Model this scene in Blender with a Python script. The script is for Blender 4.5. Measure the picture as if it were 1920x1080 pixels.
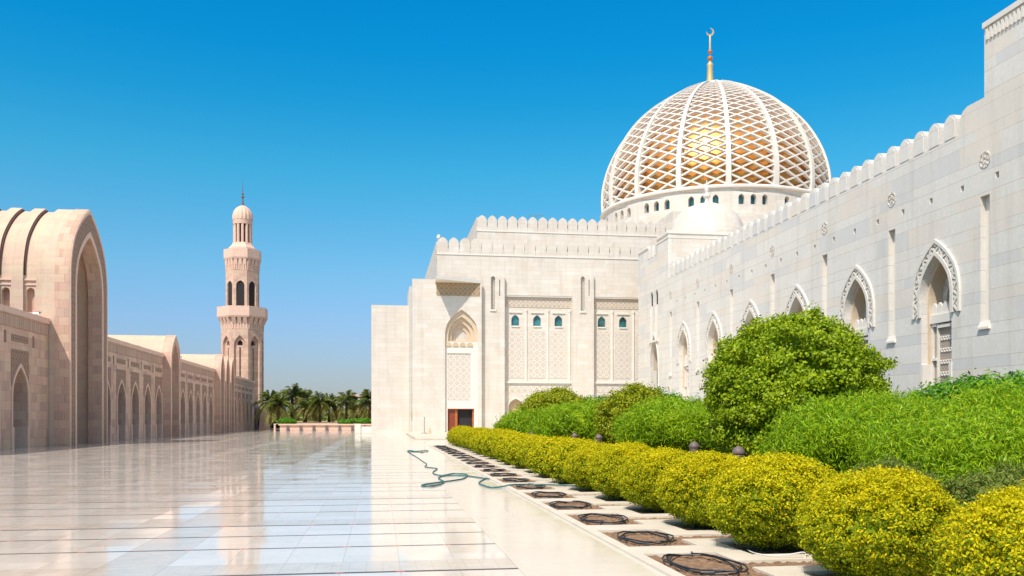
import bpy, bmesh, math, random
import numpy as np
from mathutils import Vector, Matrix
from mathutils.geometry import tessellate_polygon
random.seed(7); PI = math.pi; R = math.radians
for o in list(bpy.data.objects): bpy.data.objects.remove(o)
scene = bpy.context.scene
col = scene.collection

# ---------------------------------------------------------------- camera, sky, sun, exposure
cam_d = bpy.data.cameras.new('camera'); cam = bpy.data.objects.new('camera', cam_d); col.objects.link(cam)
cam.location = (0, 0, 1.7); cam.rotation_euler = (R(90), 0, -R(8.548))
cam_d.sensor_width = 36; cam_d.lens = 36*1650/1920; cam_d.shift_y = 246/1920
cam_d.clip_start = 0.1; cam_d.clip_end = 6000
scene.camera = cam
SUN = Vector((-0.44, -0.62, 1.0)).normalized()
elev = math.asin(SUN.z); azim = math.atan2(SUN.x, SUN.y)
w = bpy.data.worlds.new('World'); scene.world = w; w.use_nodes = True
nt = w.node_tree; nt.nodes.clear()
out = nt.nodes.new('ShaderNodeOutputWorld'); bg = nt.nodes.new('ShaderNodeBackground')
sky = nt.nodes.new('ShaderNodeTexSky'); sky.sky_type = 'NISHITA'; sky.sun_disc = False
sky.sun_elevation = elev; sky.sun_rotation = azim
sky.altitude = 0; sky.air_density = 1.0; sky.dust_density = 0.8; sky.ozone_density = 2.0
tcw = nt.nodes.new('ShaderNodeTexCoord'); sxw = nt.nodes.new('ShaderNodeSeparateXYZ'); rw = nt.nodes.new('ShaderNodeValToRGB')
nt.links.new(tcw.outputs['Generated'], sxw.inputs[0]); nt.links.new(sxw.outputs[2], rw.inputs[0])
SKYR = [(0.0, (0.45, 0.47, 0.58)), (0.051, (0.450, 0.490, 0.610)), (0.109, (0.441, 0.578, 0.742)), (0.159, (0.383, 0.666, 0.770)), (0.269, (0.149, 0.762, 0.849)), (0.334, (0.048, 0.722, 0.905)), (0.384, (0.015, 0.705, 0.969)), (0.44, (0.006, 0.702, 1.008)), (0.60, (1.75, 1.28, 0.88)), (1.0, (2.3, 1.5, 0.85))]   # sky colour correction by elevation; overhead warmed and brightened as added fill
while len(rw.color_ramp.elements) < len(SKYR): rw.color_ramp.elements.new(0.5)
for e_, (p_, c_) in zip(rw.color_ramp.elements, SKYR): e_.position = p_; e_.color = (*c_, 1)
mw_ = nt.nodes.new('ShaderNodeMix'); mw_.data_type = 'RGBA'; mw_.blend_type = 'MULTIPLY'; mw_.inputs[0].default_value = 1
nt.links.new(sky.outputs[0], mw_.inputs[6]); nt.links.new(rw.outputs[0], mw_.inputs[7]); nt.links.new(mw_.outputs[2], bg.inputs[0])
bg.inputs[1].default_value = 0.15
nt.links.new(bg.outputs[0], out.inputs[0])
sd = bpy.data.lights.new('sun', 'SUN'); sd.energy = 3.4; sd.angle = R(0.5); sd.color = (1, 0.94, 0.85)
sun = bpy.data.objects.new('sun', sd); col.objects.link(sun)
sun.rotation_euler = SUN.to_track_quat('Z', 'Y').to_euler(); sun.location = (-40, -60, 90)
scene.view_settings.view_transform = 'Standard'; scene.view_settings.look = 'None'
scene.view_settings.exposure = 0.33; scene.view_settings.gamma = 1.0
scene.render.engine = 'CYCLES'

# ---------------------------------------------------------------- node helper
class V:
    def __init__(s, t, k): s.t, s.k = t, k
    def _m(s, op, *a):
        n = s.t.nodes.new('ShaderNodeMath'); n.operation = op
        for i, x in enumerate((s,)+a):
            if isinstance(x, V): s.t.links.new(x.k, n.inputs[i])
            else: n.inputs[i].default_value = x
        return V(s.t, n.outputs[0])
    def __add__(s, o): return s._m('ADD', o)
    def __sub__(s, o): return s._m('SUBTRACT', o)
    def __mul__(s, o): return s._m('MULTIPLY', o)
    def __truediv__(s, o): return s._m('DIVIDE', o)
    def mod(s, p): return s._m('FLOORED_MODULO', p)
    def floor(s): return s._m('FLOOR')
    def lt(s, o): return s._m('LESS_THAN', o)
    def gt(s, o): return s._m('GREATER_THAN', o)
    def abs(s): return s._m('ABSOLUTE')
    def max(s, o): return s._m('MAXIMUM', o)
    def min(s, o): return s._m('MINIMUM', o)
    def near(s, c, wd): return (s-c).abs().lt(wd)
def mat(name, rough=0.7, spec=0.4, metal=0.0):
    m = bpy.data.materials.new(name); m.use_nodes = True
    b = m.node_tree.nodes['Principled BSDF']
    b.inputs['Roughness'].default_value = rough; b.inputs['Specular IOR Level'].default_value = spec
    b.inputs['Metallic'].default_value = metal
    return m, m.node_tree, b
def pos(t):
    g = t.nodes.new('ShaderNodeNewGeometry'); s = t.nodes.new('ShaderNodeSeparateXYZ')
    t.links.new(g.outputs['Position'], s.inputs[0]); return g, V(t, s.outputs[0]), V(t, s.outputs[1]), V(t, s.outputs[2])
def comb(t, x, y, z=0.0):
    n = t.nodes.new('ShaderNodeCombineXYZ')
    for i, a in enumerate((x, y, z)):
        if isinstance(a, V): t.links.new(a.k, n.inputs[i])
        else: n.inputs[i].default_value = a
    return n.outputs[0]
def noise(t, scale, detail=4, vec=None, rough=0.55):
    n = t.nodes.new('ShaderNodeTexNoise'); n.inputs['Scale'].default_value = scale
    n.inputs['Detail'].default_value = detail; n.inputs['Roughness'].default_value = rough
    if vec is None:
        g = t.nodes.new('ShaderNodeNewGeometry'); vec = g.outputs['Position']
    t.links.new(vec, n.inputs['Vector']); return V(t, n.outputs['Fac'])
def ramp(t, fac, stops):
    n = t.nodes.new('ShaderNodeValToRGB'); t.links.new(fac.k, n.inputs[0])
    while len(n.color_ramp.elements) < len(stops): n.color_ramp.elements.new(0.5)
    for e, (p, c) in zip(n.color_ramp.elements, stops): e.position = p; e.color = (*c, 1)
    return n.outputs[0]
def mix(t, fac, a, b, mode='MIX'):
    n = t.nodes.new('ShaderNodeMix'); n.data_type = 'RGBA'; n.blend_type = mode
    for i, x in ((0, fac), (6, a), (7, b)):
        if isinstance(x, V): t.links.new(x.k, n.inputs[i])
        elif isinstance(x, bpy.types.NodeSocket): t.links.new(x, n.inputs[i])
        elif isinstance(x, (int, float)): n.inputs[i].default_value = x
        else: n.inputs[i].default_value = (*x, 1)
    return n.outputs[2]
def bump(t, b, h, strength=0.3, dist=0.02):
    n = t.nodes.new('ShaderNodeBump'); n.inputs['Strength'].default_value = strength; n.inputs['Distance'].default_value = dist
    t.links.new(h.k, n.inputs['Height']); t.links.new(n.outputs[0], b.inputs['Normal'])
def wall_uv(t):
    g, x, y, z = pos(t)
    s = t.nodes.new('ShaderNodeSeparateXYZ'); t.links.new(g.outputs['True Normal'], s.inputs[0])
    fx = V(t, s.outputs[0]).abs().gt(0.6)
    return x + (y-x)*fx, z
def stone(name, c1, c2, mortar, rh=0.5, bw=1.0, courses=None, ms=0.012, rough=0.6, blotch=None, bstr=0.4, hj=0.012, hline=None):
    """stone blocks in courses; courses=(a,b) alternates tall and low courses"""
    m, t, b = mat(name, rough)
    u, z = wall_uv(t)
    if courses:
        a, c = courses; P = a+c
        k = (z/P).floor(); md = z - k*P; hi = md.gt(a)
        zz = k*2.0 + (md/a)*(hi*-1.0+1.0) + ((md-a)/c+1.0)*hi
    else: zz = z/rh
    br = t.nodes.new('ShaderNodeTexBrick'); br.inputs['Scale'].default_value = 1
    br.inputs['Color1'].default_value = (*c1, 1); br.inputs['Color2'].default_value = (*c2, 1)
    br.inputs['Mortar'].default_value = (*mortar, 1); br.inputs['Mortar Size'].default_value = ms
    br.inputs['Mortar Smooth'].default_value = 0.1; br.inputs['Bias'].default_value = -0.1
    br.inputs['Brick Width'].default_value = bw; br.inputs['Row Height'].default_value = 1.0
    br.offset = 0.37; br.squash = 1.0
    t.links.new(comb(t, u, zz), br.inputs['Vector'])
    c = br.outputs['Color']
    fr = zz-zz.floor(); hl_ = (fr.lt(hj).max(fr.gt(1.0-hj)))*0.75
    c = mix(t, hl_, c, hline or mortar)
    n1 = noise(t, 0.45, 5); n2 = noise(t, 6.0, 6)
    c = mix(t, 0.8, c, ramp(t, n2, [(0.25, (0.90, 0.89, 0.87)), (0.75, (1.04, 1.04, 1.04))]), 'MULTIPLY')
    if blotch:
        row = t.nodes.new('ShaderNodeTexWhiteNoise'); row.noise_dimensions = '2D'
        off = zz.floor()*0.37*bw
        t.links.new(comb(t, ((u+off)/bw).floor(), zz.floor()), row.inputs['Vector'])
        r_ = V(t, row.outputs['Value'])
        c = mix(t, r_.gt(0.80)*(n1*1.0), c, blotch[0]); c = mix(t, r_.lt(0.16)*(n1*0.9), c, blotch[1])
    c = mix(t, 1.0, c, ramp(t, n1, [(0.3, (0.93, 0.925, 0.915)), (0.7, (1.0, 1.0, 1.0))]), 'MULTIPLY')
    st = noise(t, 1.0, 5, comb(t, u*1.6, z*0.12))
    c = mix(t, 1.0, c, ramp(t, st, [(0.28, (0.90, 0.885, 0.865)), (0.5, (1.0, 1.0, 1.0))]), 'MULTIPLY')
    t.links.new(c, b.inputs['Base Color'])
    bump(t, b, V(t, br.outputs['Fac'])*-1.0 + n2*0.25, bstr, 0.02)
    return m
WHITE = (0.74, 0.70, 0.64)
M = {}
M['white'] = stone('cream_limestone', (0.74, 0.69, 0.62), (0.71, 0.65, 0.575), (0.64, 0.58, 0.51), rh=0.5, bw=1.3, ms=0.008, hj=0.022, hline=(0.60, 0.53, 0.45), blotch=((0.76, 0.72, 0.66), (0.68, 0.60, 0.51)))
M['marble'] = stone('grey_white_marble', (0.78, 0.755, 0.705), (0.76, 0.735, 0.685), (0.69, 0.66, 0.60), courses=(1.02, 0.55), bw=3.0, ms=0.008, hj=0.016, hline=(0.50, 0.42, 0.33), blotch=((0.61, 0.62, 0.62), (0.78, 0.68, 0.57)))
M['pink'] = stone('pink_sandstone', (0.76, 0.515, 0.395), (0.60, 0.38, 0.295), (0.42, 0.28, 0.22), rh=0.55, bw=0.95, ms=0.012, rough=0.75, blotch=((0.66, 0.52, 0.36), (0.46, 0.32, 0.27)))
M['roofstone'] = stone('pale_vault_sandstone', (0.72, 0.55, 0.41), (0.70, 0.50, 0.39), (0.60, 0.45, 0.34), rh=0.5, bw=1.0, ms=0.008, rough=0.75, blotch=((0.66, 0.55, 0.40), (0.62, 0.44, 0.37)))
def plain(name, c, rough=0.6, nscale=8, var=0.12, metal=0.0, spec=0.4, bstr=0.1):
    m, t, b = mat(name, rough, spec, metal)
    n = noise(t, nscale, 5)
    lo = tuple(x*(1-var) for x in c); hi = tuple(min(1, x*(1+var)) for x in c)
    t.links.new(ramp(t, n, [(0.3, lo), (0.7, hi)]), b.inputs['Base Color'])
    bump(t, b, n, bstr, 0.02)
    return m
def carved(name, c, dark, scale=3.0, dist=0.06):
    """low relief strapwork: crossing diagonals and squares as real bump plus a darker colour in the grooves"""
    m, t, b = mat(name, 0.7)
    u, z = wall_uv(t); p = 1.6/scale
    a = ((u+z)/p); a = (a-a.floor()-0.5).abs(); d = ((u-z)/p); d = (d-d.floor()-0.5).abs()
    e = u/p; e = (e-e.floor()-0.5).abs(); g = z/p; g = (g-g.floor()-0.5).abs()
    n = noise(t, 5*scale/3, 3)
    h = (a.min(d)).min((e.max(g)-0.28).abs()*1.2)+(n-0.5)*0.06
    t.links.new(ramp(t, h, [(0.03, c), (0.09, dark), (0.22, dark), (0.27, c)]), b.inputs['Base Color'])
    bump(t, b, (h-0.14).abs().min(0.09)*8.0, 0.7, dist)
    return m
M['carve'] = carved('carved_cream_stone', (0.70, 0.62, 0.52), (0.63, 0.545, 0.445), 3.6)
M['carvefine'] = carved('fine_carved_white_stone', (0.73, 0.68, 0.61), (0.705, 0.65, 0.575), 3.2)
M['carvepink'] = carved('carved_pink_stone', (0.55, 0.35, 0.25), (0.36, 0.22, 0.16), 4.5)
M['innerstone'] = stone('shade_darkened_sandstone', (0.075, 0.052, 0.046), (0.06, 0.042, 0.038), (0.045, 0.03, 0.027), rh=0.55, bw=0.95)  # sandstone darkened so its colour holds the shade inside the openings
M['carveochre'] = carved('carved_ochre_band', (0.55, 0.42, 0.27), (0.32, 0.22, 0.13), 3.0)
M['shadewall'] = plain('shade_browned_reveal_stone', (0.65, 0.52, 0.38), 0.7, 3, 0.06)  # reveal stone browned, arch shade put into its colour
M['trim'] = plain('smooth_white_stone', (0.75, 0.71, 0.645), 0.55, 3, 0.03)
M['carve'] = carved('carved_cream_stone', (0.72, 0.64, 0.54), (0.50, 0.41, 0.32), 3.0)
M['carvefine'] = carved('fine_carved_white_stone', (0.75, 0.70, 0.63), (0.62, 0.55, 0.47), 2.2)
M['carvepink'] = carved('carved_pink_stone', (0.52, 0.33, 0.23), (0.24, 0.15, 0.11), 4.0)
M['pinktrim'] = plain('smooth_pink_stone', (0.75, 0.515, 0.405), 0.7, 3, 0.08)
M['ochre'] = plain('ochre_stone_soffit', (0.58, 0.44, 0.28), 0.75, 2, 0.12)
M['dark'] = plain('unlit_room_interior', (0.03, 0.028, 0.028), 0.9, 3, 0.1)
M['groove'] = plain('dark_copper_groove', (0.10, 0.05, 0.04), 0.8, 3, 0.1)
M['teal'] = plain('teal_window_glass', (0.045, 0.19, 0.21), 0.12, 0.45, 0.7, spec=0.8)
M['skyglass'] = plain('pale_blue_window_glass', (0.16, 0.42, 0.52), 0.1, 1.0, 0.3, spec=0.8)
M['wood'] = plain('varnished_orange_wood', (0.42, 0.13, 0.03), 0.4, 9, 0.4)
M['wooddark'] = plain('dark_red_wood', (0.22, 0.05, 0.02), 0.45, 9, 0.4)
M['bronze'] = plain('brown_bollard_paint', (0.17, 0.125, 0.12), 0.5, 12, 0.15)
M['hose_black'] = plain('black_rubber_hose', (0.018, 0.024, 0.032), 0.45, 20, 0.3)
M['hose_green'] = plain('teal_green_hose', (0.04, 0.16, 0.16), 0.45, 6, 0.35)
M['metal'] = plain('grey_steel', (0.35, 0.34, 0.33), 0.4, 10, 0.1, metal=0.7)
M['concrete'] = plain('cream_planter_stone', (0.66, 0.60, 0.50), 0.65, 2.5, 0.07)
M['trunk'] = plain('rough_brown_bark', (0.13, 0.085, 0.055), 0.9, 14, 0.4, bstr=0.6)
M['whitepaint'] = plain('white_house_paint', (0.8, 0.78, 0.76), 0.6, 1, 0.04)
M['roofpaint'] = plain('pink_roof_edge', (0.6, 0.40, 0.36), 0.6, 1, 0.1)
M['darkstone'] = plain('shade_dark_grey_stone', (0.13, 0.115, 0.125), 0.7, 1.2, 0.25)
M['flower_o'] = plain('orange_red_petal', (0.75, 0.16, 0.08), 0.6, 30, 0.3)
M['flower_y'] = plain('yellow_petal', (0.85, 0.62, 0.03), 0.6, 30, 0.2)
M['flower_p'] = plain('pale_violet_petal', (0.62, 0.52, 0.75), 0.6, 30, 0.2)
m, t, b = mat('gold_mosaic', 0.36, 0.5, 0.6)
g_, x_, y_, z_ = pos(t); v = t.nodes.new('ShaderNodeTexVoronoi'); v.inputs['Scale'].default_value = 1.1
t.links.new(g_.outputs['Position'], v.inputs['Vector'])
t.links.new(mix(t, V(t, v.outputs['Distance']), (0.88, 0.43, 0.10), (0.66, 0.27, 0.06)), b.inputs['Base Color']); M['gold'] = m
m, t, b = mat('polished_gold', 0.35, 0.5, 0.45); b.inputs['Base Color'].default_value = (0.85, 0.56, 0.24, 1)
bump(t, b, noise(t, 9, 3), 0.05); M['goldp'] = m
m, t, b = mat('polished_copper', 0.35, 0.5, 0.3); t.links.new(ramp(t, noise(t, 3, 3), [(0.3, (0.55, 0.14, 0.03)), (0.7, (0.8, 0.26, 0.06))]), b.inputs['Base Color']); M['copper'] = m
def leafmat(name, cols, trans=0.25, rough=0.45, zlo=None, zhi=None, low=None):
    """leaf colours picked leaf by leaf; leaves low on the plant may be another colour"""
    m, t, b = mat(name, rough, 0.2)
    g = t.nodes.new('ShaderNodeNewGeometry'); rp = V(t, g.outputs['Random Per Island'])
    n = len(cols); c = ramp(t, rp, [(i/(n-1), k) for i, k in enumerate(cols)])
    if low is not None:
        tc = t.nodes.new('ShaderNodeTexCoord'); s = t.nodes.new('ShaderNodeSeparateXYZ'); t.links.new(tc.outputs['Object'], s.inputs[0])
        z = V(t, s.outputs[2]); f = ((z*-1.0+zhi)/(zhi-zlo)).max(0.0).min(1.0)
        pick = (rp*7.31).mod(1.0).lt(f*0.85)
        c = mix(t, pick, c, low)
    n2 = noise(t, 1.7, 3)
    c = mix(t, 1.0, c, ramp(t, n2, [(0.3, (0.86, 0.9, 0.9)), (0.7, (1.08, 1.04, 1.0))]), 'MULTIPLY')
    t.links.new(c, b.inputs['Base Color'])
    tr = t.nodes.new('ShaderNodeBsdfTranslucent'); t.links.new(c, tr.inputs[0])
    ms = t.nodes.new('ShaderNodeMixShader'); ms.inputs[0].default_value = trans
    o = t.nodes['Material Output']
    t.links.new(b.outputs[0], ms.inputs[1]); t.links.new(tr.outputs[0], ms.inputs[2]); t.links.new(ms.outputs[0], o.inputs[0])
    return m
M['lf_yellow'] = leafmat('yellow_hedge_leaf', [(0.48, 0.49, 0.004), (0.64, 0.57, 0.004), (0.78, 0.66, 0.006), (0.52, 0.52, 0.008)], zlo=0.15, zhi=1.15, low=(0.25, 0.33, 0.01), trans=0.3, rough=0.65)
M['lf_round'] = leafmat('fresh_round_leaf', [(0.15, 0.25, 0.008), (0.28, 0.40, 0.01), (0.40, 0.50, 0.014), (0.20, 0.32, 0.01)])
M['lf_olean'] = leafmat('narrow_bright_green_leaf', [(0.12, 0.28, 0.006), (0.25, 0.45, 0.008), (0.46, 0.60, 0.014), (0.17, 0.36, 0.006), (0.36, 0.44, 0.02)], trans=0.3)
M['lf_olive'] = leafmat('olive_shrub_leaf', [(0.18, 0.24, 0.01), (0.33, 0.38, 0.012), (0.45, 0.46, 0.015), (0.24, 0.31, 0.012)])
M['lf_dark'] = leafmat('glossy_dark_green_leaf', [(0.05, 0.19, 0.012), (0.11, 0.31, 0.018), (0.18, 0.42, 0.03), (0.08, 0.25, 0.015)], rough=0.3)
M['lf_palm'] = leafmat('palm_frond_leaf', [(0.13, 0.21, 0.05), (0.22, 0.30, 0.07), (0.36, 0.38, 0.11), (0.16, 0.25, 0.06)], rough=0.5, trans=0.4)
M['lf_palmdry'] = leafmat('dry_palm_frond_leaf', [(0.42, 0.42, 0.14), (0.56, 0.50, 0.19), (0.32, 0.36, 0.10)], rough=0.6, trans=0.4)
M['lf_low'] = leafmat('ground_plant_leaf', [(0.14, 0.20, 0.03), (0.24, 0.30, 0.06), (0.18, 0.24, 0.03)])
# ground materials
def soilmat(name, a, c):
    m, t, b = mat(name, 0.95, 0.1); n = noise(t, 9, 8, rough=0.7)
    t.links.new(ramp(t, n, [(0.3, a), (0.7, c)]), b.inputs['Base Color']); bump(t, b, n, 0.9, 0.05); return m
M['soil'] = soilmat('brown_bed_soil', (0.16, 0.095, 0.06), (0.42, 0.28, 0.18))
M['soildark'] = soilmat('damp_garden_soil', (0.05, 0.04, 0.025), (0.16, 0.12, 0.07))
M['sand'] = soilmat('dry_sand', (0.40, 0.31, 0.22), (0.52, 0.42, 0.30))
def floormat():
    m, t, b = mat('polished_plaza_marble', 0.07, 0.5)
    b.inputs['IOR'].default_value = 1.45
    g, x, y, z = pos(t)
    PX, PY = 4.74, 4.545
    mx = (x*-1.0 + 1.56).mod(PX); my = (y - 9.9).mod(PY)
    inbx = mx.gt(3.99); inby = my.lt(0.75)
    band = inbx.max(inby)
    tx = mx.mod(0.665); ty = (my-0.75).mod(1.265)
    jl = (tx.lt(0.005).max(tx.gt(0.660)))*(inbx*-1.0+1.0)*(inby*-1.0+1.0)
    gt_ = (ty.lt(0.036).max(ty.gt(1.229)))*(inby*-1.0+1.0)*(my.gt(0.9))
    g0 = my.lt(0.045).max(my.gt(PY-0.045))
    # small tiles inside the bands
    bx = ((x*-1.0+1.56).mod(0.19)).lt(0.008)*inby*(inbx*-1.0+1.0)
    by = ((y-9.9).mod(0.19)).lt(0.008)*inbx
    edge = (mx.near(3.99, 0.006)).max(mx.near(PX, 0.008)).max(my.near(0.75, 0.006))
    pl = x.gt(1.56)   # plain border next to the planters
    npl = pl*-1.0+1.0
    groove = (gt_.max(g0))*npl; thin = (jl.max(bx).max(by).max(edge))*npl
    pj = ((y.mod(1.9)).lt(0.008).max(x.near(1.56, 0.008)))*pl
    n1 = noise(t, 0.35, 6); n2 = noise(t, 3.0, 8, rough=0.7)
    wn = t.nodes.new('ShaderNodeTexWhiteNoise'); wn.noise_dimensions = '2D'
    t.links.new(comb(t, (mx/0.665).floor() + ((x*-1.0+1.56)/PX).floor()*9.0, (my/1.265).floor() + ((y-9.9)/PY).floor()*7.0), wn.inputs['Vector'])
    c = ramp(t, V(t, wn.outputs['Value']), [(0.0, (0.70, 0.655, 0.595)), (1.0, (0.77, 0.72, 0.66))])
    c = mix(t, band, c, ramp(t, n2, [(0.3, (0.60, 0.54, 0.47)), (0.7, (0.68, 0.62, 0.55))]))
    c = mix(t, pl, c, ramp(t, n1, [(0.3, (0.70, 0.64, 0.56)), (0.7, (0.74, 0.69, 0.61))]))
    c = mix(t, 1.0, c, ramp(t, n2, [(0.3, (0.93, 0.92, 0.91)), (0.7, (1.0, 1.0, 1.0))]), 'MULTIPLY')
    c = mix(t, thin.max(pj)*0.38, c, (0.36, 0.27, 0.22))
    c = mix(t, groove*0.95, c, (0.07, 0.05, 0.045))
    red = groove*(((x*-1.0+1.56+0.05).mod(0.665)).lt(0.10))*(noise(t, 1.3, 2).gt(0.5))
    c = mix(t, red, c, (0.50, 0.13, 0.09))
    t.links.new(c, b.inputs['Base Color'])
    c2_ = noise(t, 0.8, 7, comb(t, x, y*0.7), 0.65)
    stain = ((c2_-0.50).abs().lt(0.006))*0.10 + (c2_.gt(0.60))*0.05
    c3_ = mix(t, stain, c, (0.42, 0.36, 0.29)); t.links.new(c3_, b.inputs['Base Color'])
    rr = (c2_.gt(0.55))*0.035 + n2*0.06 + 0.04 + groove*0.35 + band*0.05 + pl*0.05
    t.links.new(rr.k, b.inputs['Roughness'])
    wv = noise(t, 0.9, 2, comb(t, x*0.35, y*1.4))
    bump(t, b, wv*0.0010 + n2*0.00012 - groove*0.0006 + (V(t, wn.outputs['Value'])-0.5)*ty*0.010 + ((V(t, wn.outputs['Value'])*7.0).mod(1.0)-0.5)*tx*0.004, 1.0, 1.0)
    return m
M['floor'] = floormat()

# ---------------------------------------------------------------- mesh helpers
class MB:
    def __init__(s): s.v = []; s.f = []; s.mi = []; s.cur = 0
    def add(s, vs, fs):
        o = len(s.v); s.v += [tuple(p) for p in vs]
        for f in fs: s.f.append([i+o for i in f]); s.mi.append(s.cur)
        return s
    def box(s, x0, x1, y0, y1, z0, z1):
        return s.add([(x0,y0,z0),(x1,y0,z0),(x1,y1,z0),(x0,y1,z0),(x0,y0,z1),(x1,y0,z1),(x1,y1,z1),(x0,y1,z1)],
            [(0,3,2,1),(4,5,6,7),(0,1,5,4),(1,2,6,5),(2,3,7,6),(3,0,4,7)])
    def slab(s, outer, holes, f, w0, w1):
        loops = [outer]+list(holes)
        pts = [p for l in loops for p in l]
        tris = tessellate_polygon([[Vector((a, b_, 0)) for a, b_ in l] for l in loops])
        n = len(pts)
        vs = [f(a, b_, w0) for a, b_ in pts]+[f(a, b_, w1) for a, b_ in pts]
        fs = [tuple(t_) for t_ in tris]+[tuple(i+n for i in reversed(t_)) for t_ in tris]
        k = 0
        for l in loops:
            L = len(l)
            for i in range(L): fs.append((k+i, k+(i+1) % L, n+k+(i+1) % L, n+k+i))
            k += L
        return s.add(vs, fs)
    def lathe(s, prof, cx, cy, n=32, a0=0.0, cap=True):
        vs = []; fs = []
        for r, z in prof:
            for i in range(n):
                a = a0+2*PI*i/n; vs.append((cx+r*math.cos(a), cy+r*math.sin(a), z))
        for j in range(len(prof)-1):
            for i in range(n):
                fs.append((j*n+i, j*n+(i+1) % n, (j+1)*n+(i+1) % n, (j+1)*n+i))
        if cap: fs.append(tuple(range(n))[::-1]); fs.append(tuple((len(prof)-1)*n+i for i in range(n)))
        return s.add(vs, fs)
    def tube(s, pts, r, n=6):
        pts = [Vector(p) for p in pts]; vs = []; fs = []
        rr = r if isinstance(r, (list, tuple)) else [r]*len(pts)
        for i, p in enumerate(pts):
            d = (pts[min(i+1, len(pts)-1)]-pts[max(i-1, 0)]).normalized()
            up = Vector((0, 0, 1)) if abs(d.z) < 0.9 else Vector((0, 1, 0))
            a = d.cross(up).normalized(); b_ = a.cross(d).normalized()
            for k in range(n): vs.append(p+(a*math.cos(2*PI*k/n)+b_*math.sin(2*PI*k/n))*rr[i])
        for i in range(len(pts)-1):
            for k in range(n): fs.append((i*n+k, i*n+(k+1) % n, (i+1)*n+(k+1) % n, (i+1)*n+k))
        fs.append(tuple(range(n))); fs.append(tuple((len(pts)-1)*n+k for k in range(n)))
        return s.add(vs, fs)
    def bar(s, a, b_, wv, dv):
        """box bar from a to b, half-width vector wv, depth vector dv (inwards)"""
        a = Vector(a); b_ = Vector(b_)
        vs = [a-wv, a+wv, b_+wv, b_-wv, a-wv+dv, a+wv+dv, b_+wv+dv, b_-wv+dv]
        return s.add(vs, [(0,1,2,3),(7,6,5,4),(0,4,5,1),(1,5,6,2),(2,6,7,3),(3,7,4,0)])
    def build(s, name, mats, parent=None, smooth=False, bevel=0):
        me = bpy.data.meshes.new(name); me.from_pydata(s.v, [], s.f)
        if not isinstance(mats, (list, tuple)): mats = [mats]
        for m_ in mats: me.materials.append(m_)
        for p, i in zip(me.polygons, s.mi): p.material_index = i
        bm = bmesh.new(); bm.from_mesh(me); bmesh.ops.recalc_face_normals(bm, faces=bm.faces); bm.to_mesh(me); bm.free()
        if smooth:
            for p in me.polygons: p.use_smooth = True
            try: me.set_sharp_from_angle(angle=R(35))
            except Exception: pass
        o = bpy.data.objects.new(name, me); col.objects.link(o)
        if parent is not None: attach(o, parent)
        if bevel:
            md = o.modifiers.new('bevel', 'BEVEL'); md.width = bevel; md.segments = 1; md.limit_method = 'ANGLE'
        return o
def world_loc(o):
    v = Vector(o.location)
    while o.parent: o = o.parent; v += Vector(o.location)
    return v
def attach(o, parent):
    """children are built in world coordinates: cancel the parents' offset"""
    o.parent = parent; o.location = Vector(o.location) - world_loc(parent)
def fX(x, sgn=1): return lambda u, v_, w_: (x+sgn*w_, u, v_)
def fY(y): return lambda u, v_, w_: (u, y+w_, v_)
def thing(name, label, cat, loc=(0, 0, 0), group=None):
    o = bpy.data.objects.new(name, None); col.objects.link(o); o.location = loc; o.empty_display_size = 0.2
    o['label'] = label; o['category'] = cat
    if group: o['group'] = group
    return o
def tag(o, label, cat, group=None):
    o['label'] = label; o['category'] = cat
    if group: o['group'] = group
    return o
def struct(o, kind='structure'): o['kind'] = kind; return o
def copy_part(o, parent, loc, rotz=0):
    c = o.copy(); col.objects.link(c); c.parent = parent; c.location = Vector(loc)-world_loc(parent); c.rotation_euler = (0, 0, rotz); return c
def arch(cx, a, z0, zs, rise, n=10):
    """pointed arch outline, counter-clockwise from bottom left"""
    Rr = (a*a+rise*rise)/(2*a); th = math.asin(min(1, rise/Rr)) if rise <= Rr else PI/2
    half = []
    q0 = th*0.4; xa, za = a-Rr+Rr*math.cos(q0), Rr*math.sin(q0)
    for i in range(n+1):
        q = th*i/n; x, z = a-Rr+Rr*math.cos(q), Rr*math.sin(q)
        if i/n > 0.4:      # four-centred: the upper part straightens towards the apex
            f_ = (i/n-0.4)/0.6; w_ = 0.32; x = x*(1-w_)+(xa*(1-f_))*w_; z = z*(1-w_)+(za+(rise-za)*f_)*w_
        half.append((x, z))
    return [(cx-a, z0), (cx+a, z0)]+[(cx+x, zs+z) for x, z in half]+[(cx-x, zs+z) for x, z in half[-2::-1]]
def ring(mb, cx, f, w0, w1, o_, i_):
    """arch band between two outlines that share a base level: (a, z0, zs, rise)"""
    A = arch(cx, *o_); B = arch(cx, *i_)
    A = A[1:]+[A[0]]; B = B[1:]+[B[0]]
    mb.slab(A+B[::-1], [], f, w0, w1)
def rect(u0, u1, v0, v1): return [(u0, v0), (u1, v0), (u1, v1), (u0, v1)]
def merlon_shape(wd, h): return arch(0, wd/2, 0, h*0.62, h*0.38, 6)

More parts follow.
